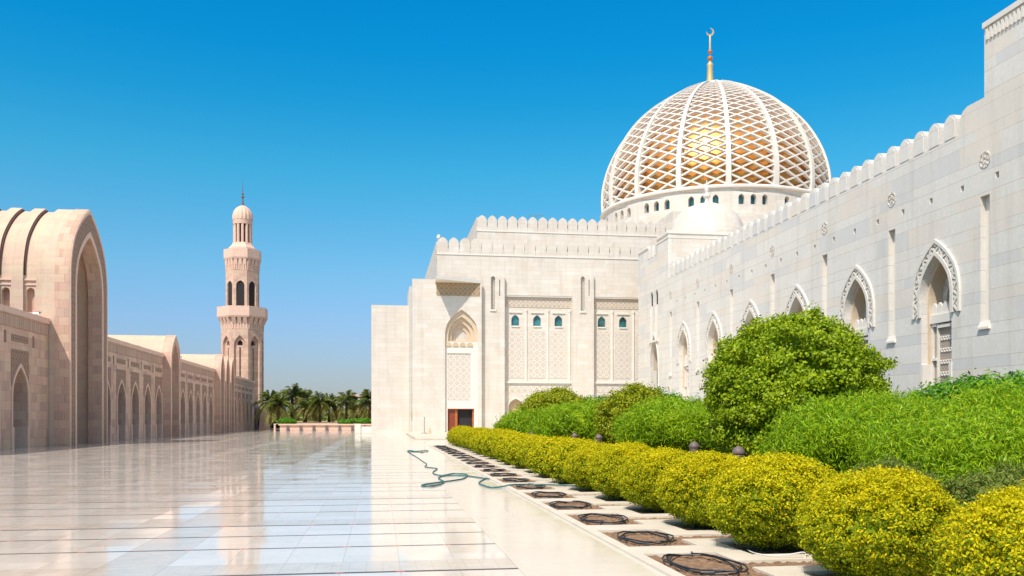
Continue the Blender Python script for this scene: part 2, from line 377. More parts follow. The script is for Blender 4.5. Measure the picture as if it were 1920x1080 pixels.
# ---------------------------------------------------------------- ground, plaza, garden, planters
g = MB(); g.add([(-2500,-600,-0.12),(2500,-600,-0.12),(2500,3500,-0.12),(-2500,3500,-0.12)], [(0,1,2,3)])
struct(g.build('ground', M['sand']))
g = MB(); g.add([(-34,-30,0),(3.08,-30,0),(3.08,57.2,0),(44,57.2,0),(44,130,0),(-34,130,0)], [(0,1,2,3,4,5)])
g.add([(-60,130.002,0),(-15.6,130.002,0),(-15.6,190,0),(-60,190,0)], [(0,1,2,3)])
g.add([(-34,-0.0,0),(-34,-30,0),(-34.0,-30,-0.1),(-34,0,-0.1)], [(0,1,2,3)])
struct(g.build('plaza_floor', M['floor']))
N = 70
def soilsheet(x0, x1, y0, y1, z, nx, ny, amp):
    mb = MB(); vs = [(x0+(x1-x0)*i/nx, y0+(y1-y0)*j/ny, z+random.uniform(-amp, amp)) for j in range(ny+1) for i in range(nx+1)]
    return mb.add(vs, [(j*(nx+1)+i, j*(nx+1)+i+1, (j+1)*(nx+1)+i+1, (j+1)*(nx+1)+i) for j in range(ny) for i in range(nx)])
struct(soilsheet(6.2, 28.58, -20, 57.2, 0.02, 60, 160, 0.03).build('garden_soil', M['soildark'], smooth=True))
struct(soilsheet(3.1, 6.19, 0, 57.1, 0.0, 62, 1100, 0.016).build('bed_soil', M['soil'], smooth=True))
HY = [8.5+2.35*k for k in range(-1, 21)]; HX = 5.15
BY = [9.67+2.35*k for k in range(-2, 20)]
holes = []
for y in BY:
    holes.append([(3.22, y-0.86), (4.16, y-0.86), (4.16, y-0.24), (6.02, y-0.24), (6.02, y+0.2), (4.16, y+0.2), (4.16, y+0.86), (3.22, y+0.86)])
for y in HY: holes.append(rect(4.55, 5.7, y-0.55, y+0.55))
g = MB(); g.slab(rect(3.081, 6.2, -1, 57.2), holes, lambda u, v_, w_: (u, v_, w_), 0.032, -0.08)
struct(g.build('planter_paving', M['concrete']))

def to_axis_origin(o): return o
# ---------------------------------------------------------------- foliage
def leaf_mesh(name, centers, normals, length, width, m, jit=0.7, fold=0.0, droop=None):
    rng = np.random.default_rng(len(centers)+int(1000*length))
    n = len(centers); N_ = normals+rng.normal(0, jit, (n, 3)); N_ /= np.linalg.norm(N_, axis=1)[:, None]
    d = rng.normal(0, 1, (n, 3))
    if droop is not None: d += np.array(droop)
    T = np.cross(N_, d); T /= np.linalg.norm(T, axis=1)[:, None]+1e-9; B = np.cross(N_, T)
    if droop is not None: T, B = B, T
    L = (length*rng.uniform(0.65, 1.25, n))[:, None]; W = (width*rng.uniform(0.7, 1.2, n))[:, None]
    c = centers
    v = np.stack([c-T*L*0.5, c+B*W*0.5+N_*L*0.06, c+T*L*0.5-N_*L*fold, c-B*W*0.5+N_*L*0.06], 1).reshape(-1, 3)
    me = bpy.data.meshes.new(name); me.vertices.add(4*n); me.vertices.foreach_set('co', v.astype(np.float32).ravel())
    me.loops.add(4*n); me.loops.foreach_set('vertex_index', np.arange(4*n, dtype=np.int32))
    me.polygons.add(n); me.polygons.foreach_set('loop_start', np.arange(0, 4*n, 4, dtype=np.int32))
    me.update(calc_edges=True); me.validate(); me.materials.append(m)
    return me
def lump(dirs, seed, amp, k=9, sharp=6.0):
    rng = np.random.default_rng(seed); c = rng.normal(0, 1, (k, 3)); c /= np.linalg.norm(c, axis=1)[:, None]
    a = rng.uniform(-0.3, 1, k); q = np.exp((dirs@c.T-1)*sharp)
    return 1+amp*(q@a)
def blob_points(n, rx, ry, rz, seed, shell=0.22, amp=0.1, k=14, sharp=7, cluster=0, cr=0.12, sprout=0.0, flat=False):
    rng = np.random.default_rng(seed); d = rng.normal(0, 1, (n, 3)); d /= np.linalg.norm(d, axis=1)[:, None]
    if cluster:
        cd = rng.normal(0, 1, (cluster, 3)); cd /= np.linalg.norm(cd, axis=1)[:, None]
        idx = rng.integers(0, cluster, n); crad = (1-shell*rng.uniform(0, 1, cluster)**1.5)
        crad = np.where(rng.uniform(0, 1, cluster) < sprout, crad*1.12, crad)
        base = cd*(crad*lump(cd, seed, amp, k, sharp))[:, None]*np.array([rx, ry, rz])
        p = base[idx]+rng.normal(0, 1, (n, 3))*cr*np.array([1, 1, 0.8])*0.55
        nr = cd[idx]*0.5+(p-base[idx])/cr*0.5+np.array([0, 0, 0.25])
    else:
        r = (1-shell*rng.uniform(0, 1, n)**1.6)*lump(d, seed, amp, k, sharp)
        p = d*r[:, None]*np.array([rx, ry, rz]); nr = d/np.array([rx, ry, rz])
        nr = nr/np.linalg.norm(nr, axis=1)[:, None]
    return p, nr
def core_mesh(name, rx, ry, rz, seed, f, amp, m, k=14, sharp=7):
    bm = bmesh.new(); bmesh.ops.create_icosphere(bm, subdivisions=5, radius=1)
    d = np.array([v_.co[:] for v_ in bm.verts]); rng = np.random.default_rng(seed)
    r = lump(d, seed, amp, k, sharp)*f*rng.uniform(0.93, 1.04, len(d))
    for v_, dd, q in zip(bm.verts, d, r): v_.co = (dd[0]*rx*q, dd[1]*ry*q, dd[2]*rz*q)
    me = bpy.data.meshes.new(name); bm.to_mesh(me); bm.free(); me.materials.append(m); return me
def join_meshes(name, ms, zoff=0.0, mats=None):
    bm = bmesh.new()
    for i, me in enumerate(ms):
        k = len(bm.faces); bm.from_mesh(me); bm.faces.ensure_lookup_table()
        for f_ in bm.faces[k:]: f_.material_index = mats[i] if mats else 0
    if zoff:
        for v_ in bm.verts: v_.co.z += zoff
    me = bpy.data.meshes.new(name); bm.to_mesh(me); bm.free(); me.materials.append(ms[0].materials[0])
    for x in ms: bpy.data.meshes.remove(x) if False else None
    return me
def stems_mb(n, spread, h, r):
    mb = MB()
    for i in range(n):
        a = 2*PI*i/n+random.uniform(-.4, .4); q = spread*random.uniform(0.6, 1)
        mb.tube([(0.05*math.cos(a), 0.05*math.sin(a), -0.05), (0.25*q*math.cos(a), 0.25*q*math.sin(a), h*0.4), (q*math.cos(a), q*math.sin(a), h)], [r, r*0.8, r*0.45], 7)
    return mb
ORD = ['nearest', 'second', 'third', 'fourth', 'fifth', 'sixth', 'seventh', 'eighth', 'ninth', 'tenth', 'eleventh', 'twelfth', 'thirteenth', 'fourteenth', 'fifteenth', 'sixteenth', 'seventeenth', 'eighteenth', 'nineteenth', 'twentieth', 'twenty-first', 'farthest']
# the clipped yellow hedge balls
hedge_meshes = []
for vi, (nl, ll, cl, cr_) in enumerate([(70000, 0.036, 1300, 0.065), (70000, 0.036, 1300, 0.065), (20000, 0.06, 700, 0.08)]):
    p, nr = blob_points(nl, 0.82, 0.80, 0.56, 11+vi, 0.17, 0.10, 22, 12, cluster=cl, cr=cr_)
    p[:, 2] = np.where(p[:, 2] < 0, p[:, 2]*0.98, p[:, 2])
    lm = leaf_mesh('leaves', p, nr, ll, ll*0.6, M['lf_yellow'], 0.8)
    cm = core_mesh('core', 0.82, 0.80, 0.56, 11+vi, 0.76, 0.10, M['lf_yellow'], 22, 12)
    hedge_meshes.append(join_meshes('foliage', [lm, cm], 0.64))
stem_me = None
for i, y in enumerate(HY):
    t_ = thing('round_hedge', ('clipped round yellow shrub in the row beside the planter beds, %s from the camera' % ORD[i]), 'shrub', (HX, y, -0.03), 'clipped yellow shrubs along the planters')
    o = bpy.data.objects.new('foliage', hedge_meshes[i % 2 if i < 7 else 2]); col.objects.link(o); o.parent = t_
    o.rotation_euler = (0, 0, random.uniform(-0.5, 0.5)+(PI if random.random() < 0.5 else 0)); sc = random.uniform(0.96, 1.04)
    o.scale = (sc, sc, sc*random.uniform(0.97, 1.04))
    if i == 0: o.scale = (0.93, 0.93, 0.98)
    if stem_me is None:
        s_ = stems_mb(5, 0.3, 0.6, 0.03).build('stem', M['trunk'], t_); stem_me = s_.data; s_.location = (0, 0, 0)
    else:
        s_ = bpy.data.objects.new('stem', stem_me); col.objects.link(s_); s_.parent = t_; s_.rotation_euler = (0, 0, random.uniform(0, 6))
# pale flowers poking out of the near hedges
# ---- larger shrubs
def shrub(name, label, x, y, rx, ry, h, m, nl, ll, lw, seed, cluster, cr, amp=0.16, base=0.15, droop=None, sprout=0.1, group=None, fold=0.0, core=0.8, shell=0.2, flowers=None, nst=6):
    t_ = thing(name, label, 'shrub', (x, y, 0), group)
    rz = (h-base)/2; zc = base+rz
    rz *= 0.97
    p, nr = blob_points(nl, rx, ry, rz, seed, shell, amp, 18, 9, cluster=cluster, cr=cr, sprout=sprout)
    lm = leaf_mesh('leaves', p, nr, ll, lw, m, 0.75, fold, droop)
    cm = core_mesh('core', rx, ry, rz, seed, core, amp, m, 18, 9)
    me = join_meshes('foliage', [lm, cm], zc)
    o = bpy.data.objects.new('foliage', me); col.objects.link(o); o.parent = t_
    s_ = stems_mb(nst, rx*0.35, zc, 0.06 if h > 2.5 else 0.035).build('stem', M['trunk'], t_); s_.location = (0, 0, 0)
    if flowers:
        fm, nf, fs = flowers; rng = random.Random(seed); mb = MB()
        for _ in range(nf):
            i = rng.randrange(len(p)); c = Vector(p[i])*1.03+Vector((0, 0, zc))
            for k in range(5):
                a = 2*PI*k/5; mb.add([c, c+Vector((math.cos(a-.5), math.sin(a-.5), .5))*fs, c+Vector((math.cos(a), math.sin(a), .8))*fs*1.3, c+Vector((math.cos(a+.5), math.sin(a+.5), .5))*fs], [(0, 1, 2, 3)])
        f_ = mb.build('flowers', fm, t_); f_.location = (0, 0, 0)
    return t_
shrub('round_bush', 'tallest dense round bush with small glossy leaves in front of the marble wall', 11.8, 23.6, 2.2, 2.3, 4.6, M['lf_round'], 125000, 0.11, 0.07, 31, 1100, 0.21, amp=0.10, base=0.0, sprout=0.15, shell=0.22, core=0.76)
OG = 'narrow leaved bright green shrubs in the garden'
DR = (0, 0, 0.9)
shrub('narrow_leaf_shrub', 'bright green narrow leaved shrub just right of the tallest round bush', 10.35, 16.9, 2.0, 1.8, 2.1, M['lf_olean'], 75000, 0.13, 0.022, 41, 900, 0.26, droop=DR, group=OG, fold=0.15, flowers=(M['flower_y'], 5, 0.035))
shrub('narrow_leaf_shrub', 'bright green narrow leaved shrub with yellow blooms near the right edge of the photo', 12.4, 15.4, 2.2, 1.8, 2.2, M['lf_olean'], 75000, 0.13, 0.022, 43, 900, 0.26, droop=DR, group=OG, fold=0.15, flowers=(M['flower_y'], 12, 0.04))
shrub('narrow_leaf_shrub', 'bright green narrow leaved shrub cut by the right edge of the photo', 13.6, 13.4, 2.3, 2.0, 2.15, M['lf_olean'], 75000, 0.13, 0.022, 44, 900, 0.26, droop=DR, group=OG, fold=0.15, flowers=(M['flower_y'], 8, 0.04))
shrub('narrow_leaf_shrub', 'bright green narrow leaved shrub low behind the nearest yellow hedge balls', 9.9, 13.2, 1.7, 1.7, 1.72, M['lf_olean'], 60000, 0.125, 0.021, 45, 800, 0.25, droop=DR, group=OG, fold=0.15, flowers=(M['flower_y'], 5, 0.035))
shrub('narrow_leaf_shrub', 'bright green narrow leaved shrub left of the tallest round bush behind two bollards', 11.3, 32.5, 2.2, 2.2, 2.35, M['lf_olean'], 40000, 0.20, 0.035, 46, 700, 0.28, droop=DR, group=OG, fold=0.15)
shrub('narrow_leaf_shrub', 'wide bright green narrow leaved shrub between the two olive bushes', 10.7, 44.0, 2.7, 2.3, 2.45, M['lf_olean'], 40000, 0.22, 0.04, 47, 700, 0.3, droop=DR, group=OG, fold=0.15)
shrub('narrow_leaf_shrub', 'farthest bright green shrub, left of the dark olive dome bush', 8.7, 52.0, 1.7, 1.8, 2.15, M['lf_olean'], 26000, 0.22, 0.045, 48, 500, 0.3, droop=DR, group=OG, fold=0.15)
shrub('olive_bush', 'tall olive green dome bush in front of the facade arches', 10.9, 54.5, 2.1, 2.0, 3.55, M['lf_olive'], 42000, 0.13, 0.08, 49, 800, 0.26)
shrub('olive_bush', 'upright yellow green bush between two bright green shrubs', 12.0, 40.0, 1.55, 1.6, 3.1, M['lf_olive'], 36000, 0.12, 0.075, 50, 500, 0.28, sprout=0.3)
shrub('dark_leaf_shrub', 'dark green shrub peeping out behind the upright yellow green bush', 14.9, 46.0, 2.0, 2.0, 2.95, M['lf_dark'], 26000, 0.16, 0.07, 51, 400, 0.3)
shrub('dark_leaf_shrub', 'dark green shrub peeping out behind the wide bright green shrub', 13.3, 55.0, 1.8, 1.8, 2.95, M['lf_dark'], 22000, 0.16, 0.07, 52, 400, 0.3)
shrub('dark_leaf_shrub', 'glossy dark green shrub under the carved arch of the marble wall', 16.6, 22.4, 2.3, 2.0, 2.7, M['lf_dark'], 42000, 0.17, 0.06, 53, 700, 0.3, droop=(0, 0, 0.5))
shrub('dark_leaf_shrub', 'glossy dark green shrub at the right edge against the marble wall', 18.2, 20.4, 2.3, 2.0, 2.75, M['lf_dark'], 42000, 0.17, 0.06, 54, 700, 0.3, droop=(0, 0, 0.5))
shrub('flowering_plant', 'low pale green plant with orange red blooms between the two nearest hedge balls', 7.55, 9.6, 0.75, 0.9, 1.05, M['lf_low'], 16000, 0.085, 0.02, 55, 300, 0.1, droop=(0, 0, 1.2), flowers=(M['flower_o'], 16, 0.022), base=0.02, nst=4)
shrub('flowering_plant', 'low pale green plant behind the second and third hedge balls', 7.4, 12.0, 0.7, 0.9, 0.98, M['lf_low'], 14000, 0.085, 0.02, 56, 300, 0.1, droop=(0, 0, 1.2), flowers=(M['flower_p'], 8, 0.022), base=0.02, nst=4)

# ---- bollards
def make_bollard():
    t_ = thing('bollard_light', '', 'bollard', (0, 0, 0), 'domed brown bollard lights in the garden')
    b_ = MB().lathe([(0.13, 0), (0.13, 0.74), (0.15, 0.75), (0.15, 0.77)], 0, 0, 24).build('post', M['bronze'], t_, True)
    h_ = MB().lathe([(0.165, 0.77), (0.165, 0.80), (0.13, 0.81), (0.165, 0.83), (0.165, 0.86), (0.13, 0.87), (0.17, 0.89), (0.175, 0.92), (0.16, 0.97), (0.12, 1.02), (0.06, 1.055), (0.02, 1.07), (0.018, 1.09), (0.001, 1.095)], 0, 0, 24).build('lamp_head', M['bronze'], t_, True)
    return t_
bp = make_bollard()
bl = [(8.44, 19.9, 'bollard light standing before the tallest round bush, largest of them'), (9.0, 24.4, 'bollard light left of the tallest round bush, second in size'),
      (9.25, 36.6, 'bollard light before the upright yellow green bush, right one of its pair'), (9.0, 40.2, 'bollard light before the wide bright green shrub, left one of its pair'),
      (8.1, 46.6, 'bollard light at the foot of the olive dome bush, right one'), (7.95, 50.6, 'bollard light at the foot of the olive dome bush, left one'),
      (7.9, 57.3, 'farthest right bollard light, near the wooden door'), (8.1, 61.6, 'farthest left bollard light, nearest the wooden door')]
for i, (x, y, lb) in enumerate(bl):
    if i == 0: o = bp
    else:
        o = bp.copy(); col.objects.link(o)
        for ch in bp.children: c = ch.copy(); col.objects.link(c); c.parent = o
    o.location = (x, y, 0); o['label'] = 'domed brown '+lb; o.scale = (0.88, 0.88, 0.99)

# ---- black drip hoses coiled in the beds
def coil(seed, n=3):
    rng = random.Random(seed); pts = []
    ph = rng.uniform(0, 6)
    for k in range(n*22):
        a = ph+2*PI*k/22; q = 1+0.12*math.sin(2.3*a+seed)+0.03*k/22
        pts.append((0.35*q*math.cos(a)+0.02*math.sin(a*3), 0.62*q*math.sin(a), 0.012+0.012*(k/22)+0.008*math.sin(a*5+seed)))
    pts.append((pts[-1][0]+0.12, pts[-1][1]+0.25, 0.02))
    return MB().tube(pts, 0.0105, 6)
cms = []
for i, y in enumerate(BY[:]):
    lb = 'black drip hose coiled on the soil of the planter bed, %s bed from the camera' % (ORD[:21]+['farthest'])[i]
    if i < 3:
        o = coil(i+2, 3).build('coiled_hose', M['hose_black']); cms.append(o.data)
    else:
        o = bpy.data.objects.new('coiled_hose', cms[i % 3]); col.objects.link(o); o.rotation_euler = (0, 0, random.choice([0, PI]))
    o.scale = (random.uniform(0.82, 1.05), random.uniform(0.85, 1.05), 1); o.rotation_euler.z += random.uniform(-0.12, 0.12)
    o.location = (3.68+random.uniform(-.02, .02), y+random.uniform(-.08, .08), 0.012); tag(o, lb, 'hose', 'black hoses coiled in the planter beds')
# ---- green garden hose on the paving
def smooth_path(P, k=5):
    out = []
    P = [Vector((*p, 0.02)) if len(p) == 2 else Vector(p) for p in P]
    for i in range(len(P)-1):
        a, b_, c, d = P[max(i-1, 0)], P[i], P[i+1], P[min(i+2, len(P)-1)]
        for q in range(k):
            s_ = q/k; out.append(0.5*((2*b_)+(c-a)*s_+(2*a-5*b_+4*c-d)*s_**2+(-a+3*b_-3*c+d)*s_**3))
    out.append(P[-1]); return out
hp = [(2.13,44.0),(1.65,47.8),(1.46,46.3),(2.19,46.95),(2.55,48.0),(2.4,45.6),(1.71,45.3),(1.45,45.7),(1.61,39.7),(1.7,35.2),(1.74,33.1),(1.59,31.3),(1.75,30.6),(1.93,29.9),(1.68,28.1),(1.66,27.0),(1.82,26.3),(1.95,26.5),(2.27,27.2),(2.63,26.7),(2.37,24.97),(2.0,24.15),(1.51,23.41),(1.13,22.75),(1.07,22.35),(1.35,22.3),(1.7,23.5),(1.66,25.2),(1.95,26.2),(2.51,26.1),(2.85,25.13),(3.05,24.6)]
tag(MB().tube(smooth_path(hp), 0.019, 7).build('garden_hose', M['hose_green'], None, True), 'long teal green hose lying tangled on the pale paving', 'hose')
hp2 = [(3.0,24.9,.02),(2.6,23.2,.02),(2.62,22.1,.02),(2.72,21.5,.02),(3.0,21.6,.03),(3.26,21.67,.07),(3.8,21.75,.065),(4.4,21.35,.07),(4.9,20.9,.07),(5.4,20.3,.07)]
tag(MB().tube(smooth_path(hp2), 0.019, 7).build('garden_hose', M['hose_green'], None, True), 'teal green hose crossing the planter paving to the yellow hedge', 'hose')

# ================================================================ LEFT ARCADE
AX = -20.9; ATOP = 8.1
arcade = thing('arcade_building', 'long pink sandstone arcade with pointed arches and vaulted portals left of the plaza', 'building', (AX-3, 95, 0))
def arcade_section(y0, y1, centres):
    f = fX(AX, -1)
    holes = [arch(c, 1.12, 0.0, 3.0, 1.75) for c in centres]
    # openings reach the ground: cut the outline itself
    out_ = [(y0, 0.0)]
    for c in centres:
        A = arch(c, 1.12, 0.0, 3.0, 1.75)
        out_ += [A[0]]+A[2:][::-1]+[A[1]]
    # foot of each jamb is thicker
    out_ += [(y1, 0.0), (y1, ATOP-0.35), (y0, ATOP-0.35)]
    slots = []
    for a in range(len(centres)+1):
        c = centres[0]-2.05+4.1*a if a < len(centres) else centres[-1]+2.05
        if y0+0.3 < c < y1-0.3: slots.append(rect(c-0.16, c+0.16, 6.05, 6.75))
    mb = MB(); mb.slab(out_, slots, f, 0, 0.8)
    mb.build('wall', M['pink'], arcade)
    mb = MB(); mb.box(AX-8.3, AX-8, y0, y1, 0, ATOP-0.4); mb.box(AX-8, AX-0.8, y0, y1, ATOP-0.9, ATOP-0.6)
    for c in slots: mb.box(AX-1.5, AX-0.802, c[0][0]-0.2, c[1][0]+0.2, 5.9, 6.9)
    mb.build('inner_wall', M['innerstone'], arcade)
    mb = MB(); mb.box(AX-0.9, AX+0.10, y0, y1, ATOP-0.35, ATOP); mb.build('coping', M['pinktrim'], arcade)
    mb = MB(); mb.box(AX+0.002, AX+0.05, y0+0.3, y1-0.3, ATOP-1.1, ATOP-0.45); mb.build('brick_band', M['pinkbrick'], arcade)
    for c in centres:
        mb = MB(); A = arch(c, 1.28, 3.0, 3.0, 2.05)[2:]
        mb.slab([(c-1.28, 5.75), (c-1.28, 3.6)]+[p for p in A[::-1] if p[1] > 3.6]+[(c+1.28, 3.6), (c+1.28, 5.75)], [], f, -0.03, 0.002)
        mb.slab(rect(c-1.2, c+1.2, 6.2, 6.6), [], f, -0.03, 0.002)
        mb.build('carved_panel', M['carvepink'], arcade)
        mb = MB(); ring(mb, c, f, -0.07, 0.003, (1.27, 0.0, 3.0, 2.0), (1.12, 0.0, 3.0, 1.75))
        mb.box(AX-0.75, AX+0.08, c-1.3, c-0.98, 0.0, 1.25); mb.box(AX-0.75, AX+0.08, c+0.98, c+1.3, 0.0, 1.25)
        mb.build('arch_frame', M['pinktrim'], arcade)
M['pinkbrick'] = stone('upright_pink_brick', (0.52, 0.33, 0.25), (0.60, 0.43, 0.32), (0.36, 0.24, 0.18), rh=0.7, bw=0.32, ms=0.03, rough=0.75)
arcade_section(40.0, 59.9, [43.1, 47.2, 51.3, 55.4])
arcade_section(67.7, 90.0, [71.75, 75.85, 79.95, 84.05, 88.15])
arcade_section(94.2, 117.2, [98.4, 102.4, 106.4, 110.4, 114.3])
arcade_section(128.3, 153.0, [133.0, 137.0, 141.0, 145.0, 149.0])
def portal(yc, a, zs, apex, xf, xb, ai, zsi, api, name='portal'):
    p = None
    f = fX(xf, -1)
    o_ = arch(yc, a, 0, zs, apex-zs, 14)
    def cut(oa, aa, zz, ap):   # outline minus an arch that reaches the ground
        A = arch(yc, aa, 0, zz, ap-zz, 14)
        return [oa[0]]+[A[0]]+A[2:][::-1]+[A[1]]+oa[1:]
    mb = MB(); mb.slab(cut(o_, ai, zsi, api), [], f, 0, 0.9); pb = mb.build('portal', M['pink'], arcade)
    return pb, o_, cut
# the great portal
pb, o_, cut = portal(63.85, 3.92, 10.8, 16.05, -19.65, -34, 2.65, 10.4, 14.15)
f = fX(-19.65, -1)
mb = MB()
mb.slab(cut(arch(63.85, 3.88, 0, 10.8, 5.2, 14), 3.0, 10.5, 14.75), [], f, 0.9, 2.0)   # front block, plain
mb.build('portal_block', M['roofstone'], arcade)
mb = MB(); ring(mb, 63.85, f, -0.06, 0.003, (3.90, 0.0, 10.8, 5.2), (3.72, 0.0, 10.8, 4.95)); ring(mb, 63.85, f, -0.06, 0.003, (2.95, 0, 10.4, 4.15), (2.65, 0, 10.4, 3.75))
mb.build('arch_frame', M['pinktrim'], arcade)
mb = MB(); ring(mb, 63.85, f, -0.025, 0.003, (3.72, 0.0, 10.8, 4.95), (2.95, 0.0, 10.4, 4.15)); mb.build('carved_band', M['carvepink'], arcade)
def vault_shell(mb, yc, a, zs, rise, x0, x1, th=0.5):
    A = arch(yc, a, 0, zs, rise, 16); B = arch(yc, a-th, 0, zs, rise-th, 16)
    A = A[1:]+[A[0]]; B = B[1:]+[B[0]]
    mb.slab(A+B[::-1], [], lambda u, v_, w_: (x0+w_*(x1-x0), u, v_), 0, 1)
xs = -21.65; k = 0
while xs > -36:
    # low band with a window, then a raised rib
    mb = MB(); lo0, lo1 = xs, xs-0.78
    yl = 63.85-3.72
    A = arch(63.85, 3.72, 0, 10.8, 4.98, 16); B = arch(63.85, 3.3, 0, 10.8, 4.5, 16)
    # curved part only; straight sides as slabs with a window hole on the near side
    cA = A[2:]; cB = B[2:]
    mb.slab(cA+cB[::-1], [], lambda u, v_, w_: (lo0+w_*(lo1-lo0), u, v_), 0, 1)
    xc = (lo0+lo1)/2
    mb.slab(rect(lo1, lo0, 0, 10.8), [arch(xc, 0.24, 8.55, 9.85, 0.25, 4)], lambda u, v_, w_: (u, yl+w_, v_), 0, 0.42)
    mb.slab(rect(lo1, lo0, 0, 10.8), [arch(xc, 0.24, 8.55, 9.85, 0.25, 4)], lambda u, v_, w_: (u, 63.85+3.72-w_, v_), 0, 0.42)
    mb.build('vault_bay', M['roofstone'], arcade)
    mb = MB(); mb.box(lo1+0.02, lo0-0.02, yl-0.1, yl-0.002, 10.55, 10.66); mb.box(lo1+0.02, lo0-0.02, yl-0.07, yl-0.002, 10.25, 10.33); mb.build('lintel', M['pinktrim'], arcade)
    mb = MB(); vault_shell(mb, 63.85, 3.92, 10.8, 5.2, lo1, lo1-0.70); mb.build('vault_rib', M['roofstone'], arcade)
    mb = MB(); A = arch(63.85, 3.80, 10.9, 10.9, 4.99, 16); B = arch(63.85, 3.6, 10.9, 10.9, 4.8, 16)
    mb.slab(A[2:]+B[2:][::-1], [], lambda u, v_, w_: (lo1+0.10-w_*0.098, u, v_), 0, 1); mb.build('roof_groove', M['groove'], arcade)
    xs -= 1.48; k += 1
# iwan in the great portal; lining walls and vault added to block window sun
mb = MB(); mb.slab(cut(arch(63.85, 3.4, 0, 10.8, 4.6, 14), 2.25, 10.2, 13.3), [], f, 2.01, 2.7); mb.build('inner_arch', M['pink'], arcade)
mb = MB(); mb.slab(cut(arch(63.85, 3.3, 0, 10.8, 4.5, 14), 1.75, 9.2, 12.3), [], f, 5.0, 5.6); mb.build('inner_arch', M['pink'], arcade)
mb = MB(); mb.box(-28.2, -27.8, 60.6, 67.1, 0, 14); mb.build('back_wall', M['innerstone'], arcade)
mb = MB(); A = arch(63.85, 3.28, 10.6, 10.6, 4.4, 16)[2:]; B = arch(63.85, 3.08, 10.6, 10.6, 4.2, 16)[2:]; mb.slab(A+B[::-1], [], lambda u, v_, w_: (-22.36+w_*(-5.34), u, v_), 0, 1); mb.build('iwan_vault', M['ochre'], arcade)
MB().box(-27.7, -22.36, 60.57, 60.77, 0, 10.6).build('iwan_wall', M['pink'], arcade); MB().box(-27.7, -22.36, 66.93, 67.13, 0, 10.6).build('iwan_wall', M['pink'], arcade)
# smaller pointed portals with smooth vaults behind them
for (yc, a, zs, ap, xf, ai, apin) in [(92.1, 2.1, 7.2, 10.1, -20.2, 1.5, 9.3), (118.7, 1.5, 7.6, 10.15, -20.2, 1.05, 9.5), (122.7, 1.5, 7.6, 10.15, -20.2, 1.05, 9.5), (126.7, 1.5, 7.6, 10.15, -20.2, 1.05, 9.5)]:
    pb, o_, cut = portal(yc, a, zs, ap, xf, -34, ai, zs-0.4, apin)
    mb = MB(); ring(mb, yc, fX(xf, -1), -0.05, 0.003, (a, 0, zs, ap-zs), (a-0.18, 0, zs, ap-zs-0.22)); mb.build('arch_frame', M['pinktrim'], arcade)
    mb = MB(); vault_shell(mb, yc, a-0.02, zs, ap-zs-0.05, xf-0.9, -36, 0.3); mb.build('vault', M['roofstone'], arcade)
    mb = MB(); mb.box(xf-3.2, xf-3.0, yc-a+0.31, yc+a-0.31, 0, ap-1.2); mb.build('back_wall', M['pink'], arcade)
# floodlights on the arcade coping
for i, (y, lb) in enumerate([(58.8, 'small floodlight on the arcade coping before the great portal'), (69.2, 'tilted floodlight on the arcade coping just behind the great portal'), (71.6, 'second floodlight on the coping behind the great portal'), (95.8, 'nearer floodlight on the coping past the second portal'), (98.6, 'farther floodlight on the coping past the second portal')]):
    t_ = thing('floodlight', lb, 'lamp', (AX-0.3, y, ATOP), 'floodlights on the arcade coping')
    MB().tube([(AX-0.3, y, ATOP), (AX-0.3, y, ATOP+0.16)], 0.03, 6).build('bracket', M['metal'], t_)
    MB().add([(AX-0.5, y-0.2, ATOP+0.14), (AX-0.1, y-0.2, ATOP+0.14), (AX-0.1, y+0.2, ATOP+0.26), (AX-0.5, y+0.2, ATOP+0.26), (AX-0.46, y-0.16, ATOP+0.28), (AX-0.14, y-0.16, ATOP+0.28), (AX-0.14, y+0.16, ATOP+0.36), (AX-0.46, y+0.16, ATOP+0.36)],
             [(0,3,2,1),(4,5,6,7),(0,1,5,4),(1,2,6,5),(2,3,7,6),(3,0,4,7)]).build('lamp_body', M['metal'], t_)

# ================================================================ MINARET
MXc, MYc = -25.4, 170.6
mn = thing('minaret', 'tall pink stone minaret with two balconies and a ribbed dome behind the arcade', 'tower', (MXc, MYc, 0))
def octa_facets(mb, r, z0, z1, hole=None, th=0.5):
    """eight facet slabs; r is the distance to the facet"""
    hw = r*math.tan(PI/8)
    for k in range(8):
        a = k*PI/4; nx, ny = math.cos(a), math.sin(a); tx, ty = -ny, nx
        fm = lambda u, v_, w_: (MXc+nx*(r-w_)+tx*u*(1-w_/r), MYc+ny*(r-w_)+ty*u*(1-w_/r), v_)
        mb.slab(rect(-hw, hw, z0, z1), hole(0) if hole else [], fm, 0, th)
def octa(mb, prof):
    mb.lathe([(r/math.cos(PI/8), z) for r, z in prof], MXc, MYc, 8, PI/8)
mb = MB(); octa_facets(mb, 3.95, 0, 20.4, lambda c: [arch(0, 1.12, 3.0, 15.2, 1.9, 8)], 0.5); mb.build('lower_shaft', M['minst'] if 'minst' in M else M['pink'], mn)
mb = MB(); octa_facets(mb, 3.44, 0, 20.2, lambda c: [arch(0, 0.5, 15.3, 15.7, 0.55, 6), rect(-0.14, 0.14, 4, 14.9)], 0.5); mb.build('niche_wall', M['pink'], mn)
mb = MB(); octa(mb, [(2.9, 0), (2.9, 30)]); mb.build('dark_core', M['dark'], mn)
mb = MB(); octa(mb, [(3.9, 20.4), (4.6, 20.41), (4.72, 20.7), (4.72, 22.45), (4.5, 22.46), (4.5, 22.0), (3.2, 22.0)]); mb.build('balcony', M['pinktrim'], mn)
